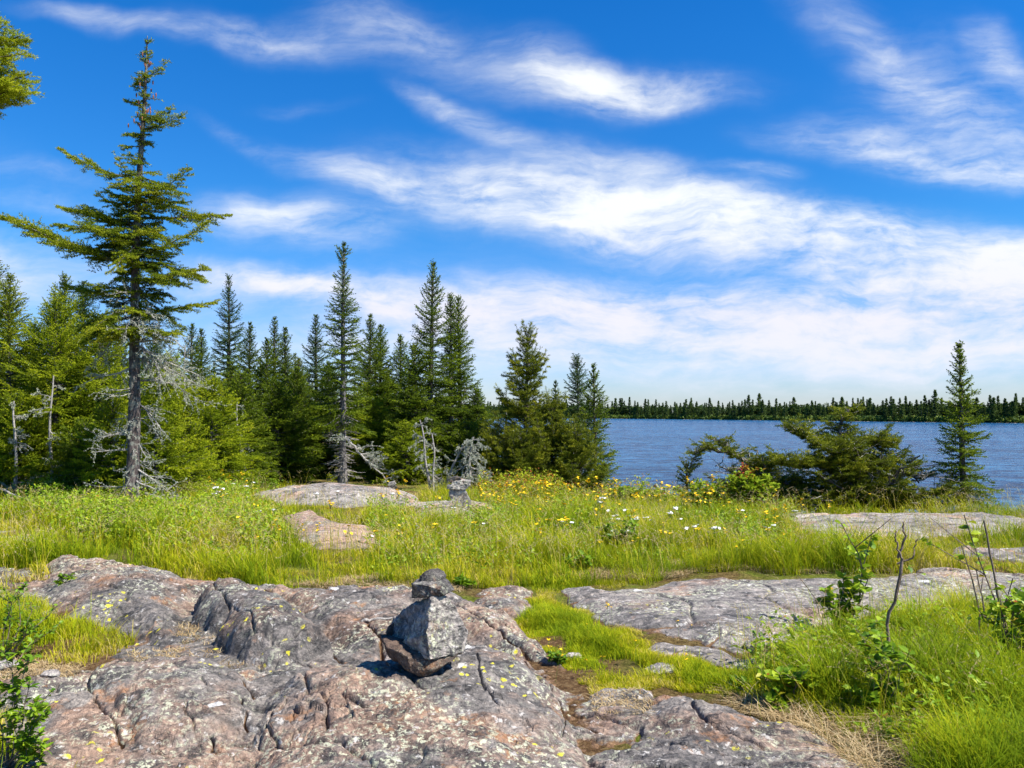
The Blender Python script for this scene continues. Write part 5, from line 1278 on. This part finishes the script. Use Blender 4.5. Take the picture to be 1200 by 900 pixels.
# ------------------------------------------------------------------ cairns
def stone(name, label, pts, org, material, group, seed, rough=.010, bev=.012, sub=4):
    bm = bmesh.new()
    for p in pts: bm.verts.new(Vector([float(v) for v in (np.asarray(p)-org)]))
    res = bmesh.ops.convex_hull(bm, input=bm.verts)
    junk = [g for g in set(res['geom_interior']+res['geom_unused']) if isinstance(g, bmesh.types.BMVert)]
    if junk: bmesh.ops.delete(bm, geom=junk, context='VERTS')
    bmesh.ops.dissolve_limit(bm, angle_limit=R(12), verts=bm.verts, edges=bm.edges)
    bmesh.ops.bevel(bm, geom=list(bm.edges), offset=bev, segments=2, profile=.6, affect='EDGES', clamp_overlap=True)
    bmesh.ops.triangulate(bm, faces=bm.faces)
    size = max((v.co-w_.co).length for v in list(bm.verts)[:6] for w_ in bm.verts)
    for _ in range(sub+1):
        es = [e for e in bm.edges if e.calc_length() > size*.022]
        if es: bmesh.ops.subdivide_edges(bm, edges=es, cuts=1)
        bmesh.ops.triangulate(bm, faces=bm.faces)
    bm.normal_update(); V = np.array([v.co[:] for v in bm.verts]); Nn = np.array([v.normal[:] for v in bm.verts])
    k = 1/size
    def f3(s, o): return (fbm(V[:, 0]*s*k+seed, V[:, 1]*s*k+V[:, 2]*s*k*.7, seed+o, 4)+fbm(V[:, 2]*s*k, V[:, 0]*s*k*.6-V[:, 1]*s*k, seed+o+20, 4))*.5
    f1, f2, cid = voro(V[:, 0]*5*k+V[:, 1]*2*k+seed, V[:, 2]*6*k+V[:, 1]*3*k, seed)
    dsp = rough*(1.1*f3(3.2, 1)+.9*f3(10, 2)+.4*f3(28, 3))*size/.45+rough*.8*(cid-.5)*size/.45
    V = V+Nn*dsp[:, None]
    for v, c in zip(bm.verts, V): v.co = c
    me = bpy.data.meshes.new(name); bm.to_mesh(me); bm.free(); me.materials.append(material)
    me.polygons.foreach_set('use_smooth', [True]*len(me.polygons))
    o = bpy.data.objects.new(name, me); C.objects.link(o); o.location = tuple(org); return tag(o, label, 'stone', group)
CD = 4.98   # distance of the front cairn's front ridge
def c6(zx, zy, dep): return P(400+zx/4.5, 640+zy/4.5, CD+dep)
for _ in range(25):
    foot = c6(420, 690, .0); dz = top_z(foot[0], foot[1])-foot[2]; CD -= dz*.8
CD = round(CD, 3); foot = c6(420, 690, .0); dz = top_z(foot[0], foot[1])-foot[2]
def c7(zx, zy, dep):
    p = c6(zx, zy, dep); p[2] += dz+.012; return p
print('cairn dz', dz, CD)
GA = 'stones of the front cairn'
org = c7(430, 640, .1)
stone('cairn_stone', 'dark brown curved slab at the bottom of the front cairn', [c7(200,478,.12), c7(228,470,.20), c7(240,545,.02), c7(345,590,-.06), c7(470,616,-.05), c7(625,575,.05), c7(600,618,.02), c7(480,670,-.06),
    c7(432,708,-.04), c7(370,690,-.06), c7(340,662,-.04), c7(255,600,.05), c7(560,560,.28), c7(300,520,.34), c7(420,650,.30), c7(560,610,.24)], org, M_STONED, GA, 11, .008, .008)
stone('cairn_stone', 'reddish-brown stone wedged behind the big block of front cairn', [c7(235,470,.16), c7(245,430,.18), c7(290,405,.20), c7(330,420,.30), c7(330,540,.30), c7(240,535,.24), c7(300,560,.22)], c7(280,470,.22), M_STONED, GA, 15, .007, .008)
stone('cairn_stone', 'large grey angular block with one sunlit face, body of the front cairn', [c7(335,345,.17), c7(470,284,.05), c7(492,290,.0), c7(553,280,.06), c7(602,340,.09), c7(668,470,.14), c7(665,525,.13), c7(640,572,.08), c7(470,614,-.08), c7(452,480,-.09), c7(480,284,-.01),
    c7(235,547,.19), c7(222,492,.24), c7(280,388,.22), c7(480,290,.30), c7(600,400,.36), c7(320,400,.34), c7(560,570,.34), c7(300,540,.30)], c7(450,450,.12), M_STONE, GA, 12, .013, .005)
stone('cairn_stone', 'grey oblong stone lying across the top of the big block', [c7(370,212,.05), c7(372,285,.05), c7(395,186,.12), c7(545,185,.16), c7(556,186,.07), c7(597,240,.09), c7(585,252,.05), c7(540,272,.0), c7(512,236,-.02), c7(440,287,.0), c7(380,212,.0), c7(420,215,-.01), c7(500,276,.20), c7(400,280,.2), c7(580,240,.18)],
    c7(470,235,.08), M_STONEG, GA, 13, .009, .004)
stone('cairn_stone', 'small dark pointed stone topping the front cairn', [c7(410,206,.06), c7(414,170,.07), c7(440,146,.07), c7(470,130,.08), c7(512,130,.10), c7(540,146,.10), c7(556,166,.09), c7(550,186,.08), c7(500,200,.03), c7(470,204,.02), c7(420,190,.14), c7(530,186,.17), c7(470,150,.15)],
    c7(480,175,.09), M_STONEK, GA, 14, .009, .004)
def cairn_small(group, d, layers, cx, foot_py, sc_px):
    """layers: (label, [(dx,py)..] outline in px, depth m, material)"""
    f = P(cx, foot_py, d); dz_ = top_z(f[0], f[1])-f[2]+.0
    for i, (lb, out, dep, m_) in enumerate(layers):
        pts = []
        for (a, b) in out:
            for q in (-1, 1):
                p = P(cx+a*(1 if q < 0 else .85), b, d); p[1] += q*dep*.5; p[2] += dz_; pts.append(p)
        stone('cairn_stone', lb, pts, np.mean(pts, 0), m_, group, 30+i+int(cx), .010, .006, 3)
cairn_small('stones of the middle cairn', 13.0, [
    ('brown upright block leaning left, foot of the middle cairn', [(-10,583),(-12,588),(-5,607),(13,606),(15,599),(7,584)], .20, M_STONEW),
    ('wide flat pale stone in the middle of the middle cairn', [(-14,579),(-14,583),(8,584),(14,579),(9,577)], .26, M_STONEW),
    ('light wedge stone jutting right near the top of middle cairn', [(-8,575),(-9,579),(12,577),(16,574),(4,573)], .22, M_STONEW),
    ('small dark stone on top of the middle cairn', [(-12,573),(-10,570),(-3,569),(3,571),(2,575),(-10,576)], .18, M_STONEK)], 538, 606, 1)
cairn_small('stones of the smallest cairn', 17.0, [
    ('dark base stone of the smallest cairn on the rock hump', [(-6,557),(-5,564),(6,564),(6,556),(0,554)], .14, M_STONEK),
    ('white stone capping the smallest cairn at the forest edge', [(-4,551),(-5,555),(3,556),(5,553),(2,550)], .13, M_STONEW)], 460, 564, 1)
# loose stones
def boulder(label, px, py, w_, h_, d=None, m_=M_STONE, seed=1):
    x, y = G(px, py, .03); z = top_z(x, y); r = np.random.default_rng(seed); pts = []
    for i in range(16):
        v = nrm(r.normal(size=3)); pts.append(np.array([x, y, z+h_*.28])+v*np.array([w_*.5, w_*.38, h_*.5]))
    return stone('loose_stone', label, pts, np.array([x, y, z+h_*.3]), m_, None, seed, .009, .008, 3)
boulder('small pale stone in the short grass wedge, near the slab front', 672, 768, .12, .07, seed=61, m_=M_STONEW)
boulder('low brown stone at the lower edge of the grass wedge', 775, 783, .22, .06, seed=62)
boulder('pale stone at the left edge below the grass tuft', 8, 782, .2, .1, seed=63, m_=M_STONEW)
boulder('lichened grey lump at the slab corner beside the leafy sapling', 905, 758, .42, .13, seed=64, m_=M_STONEW)
boulder('small round brown stone beneath the grass tuft at left', 60, 798, .13, .06, seed=65)
print('polys', sum(len(m.polygons) for m in bpy.data.meshes))
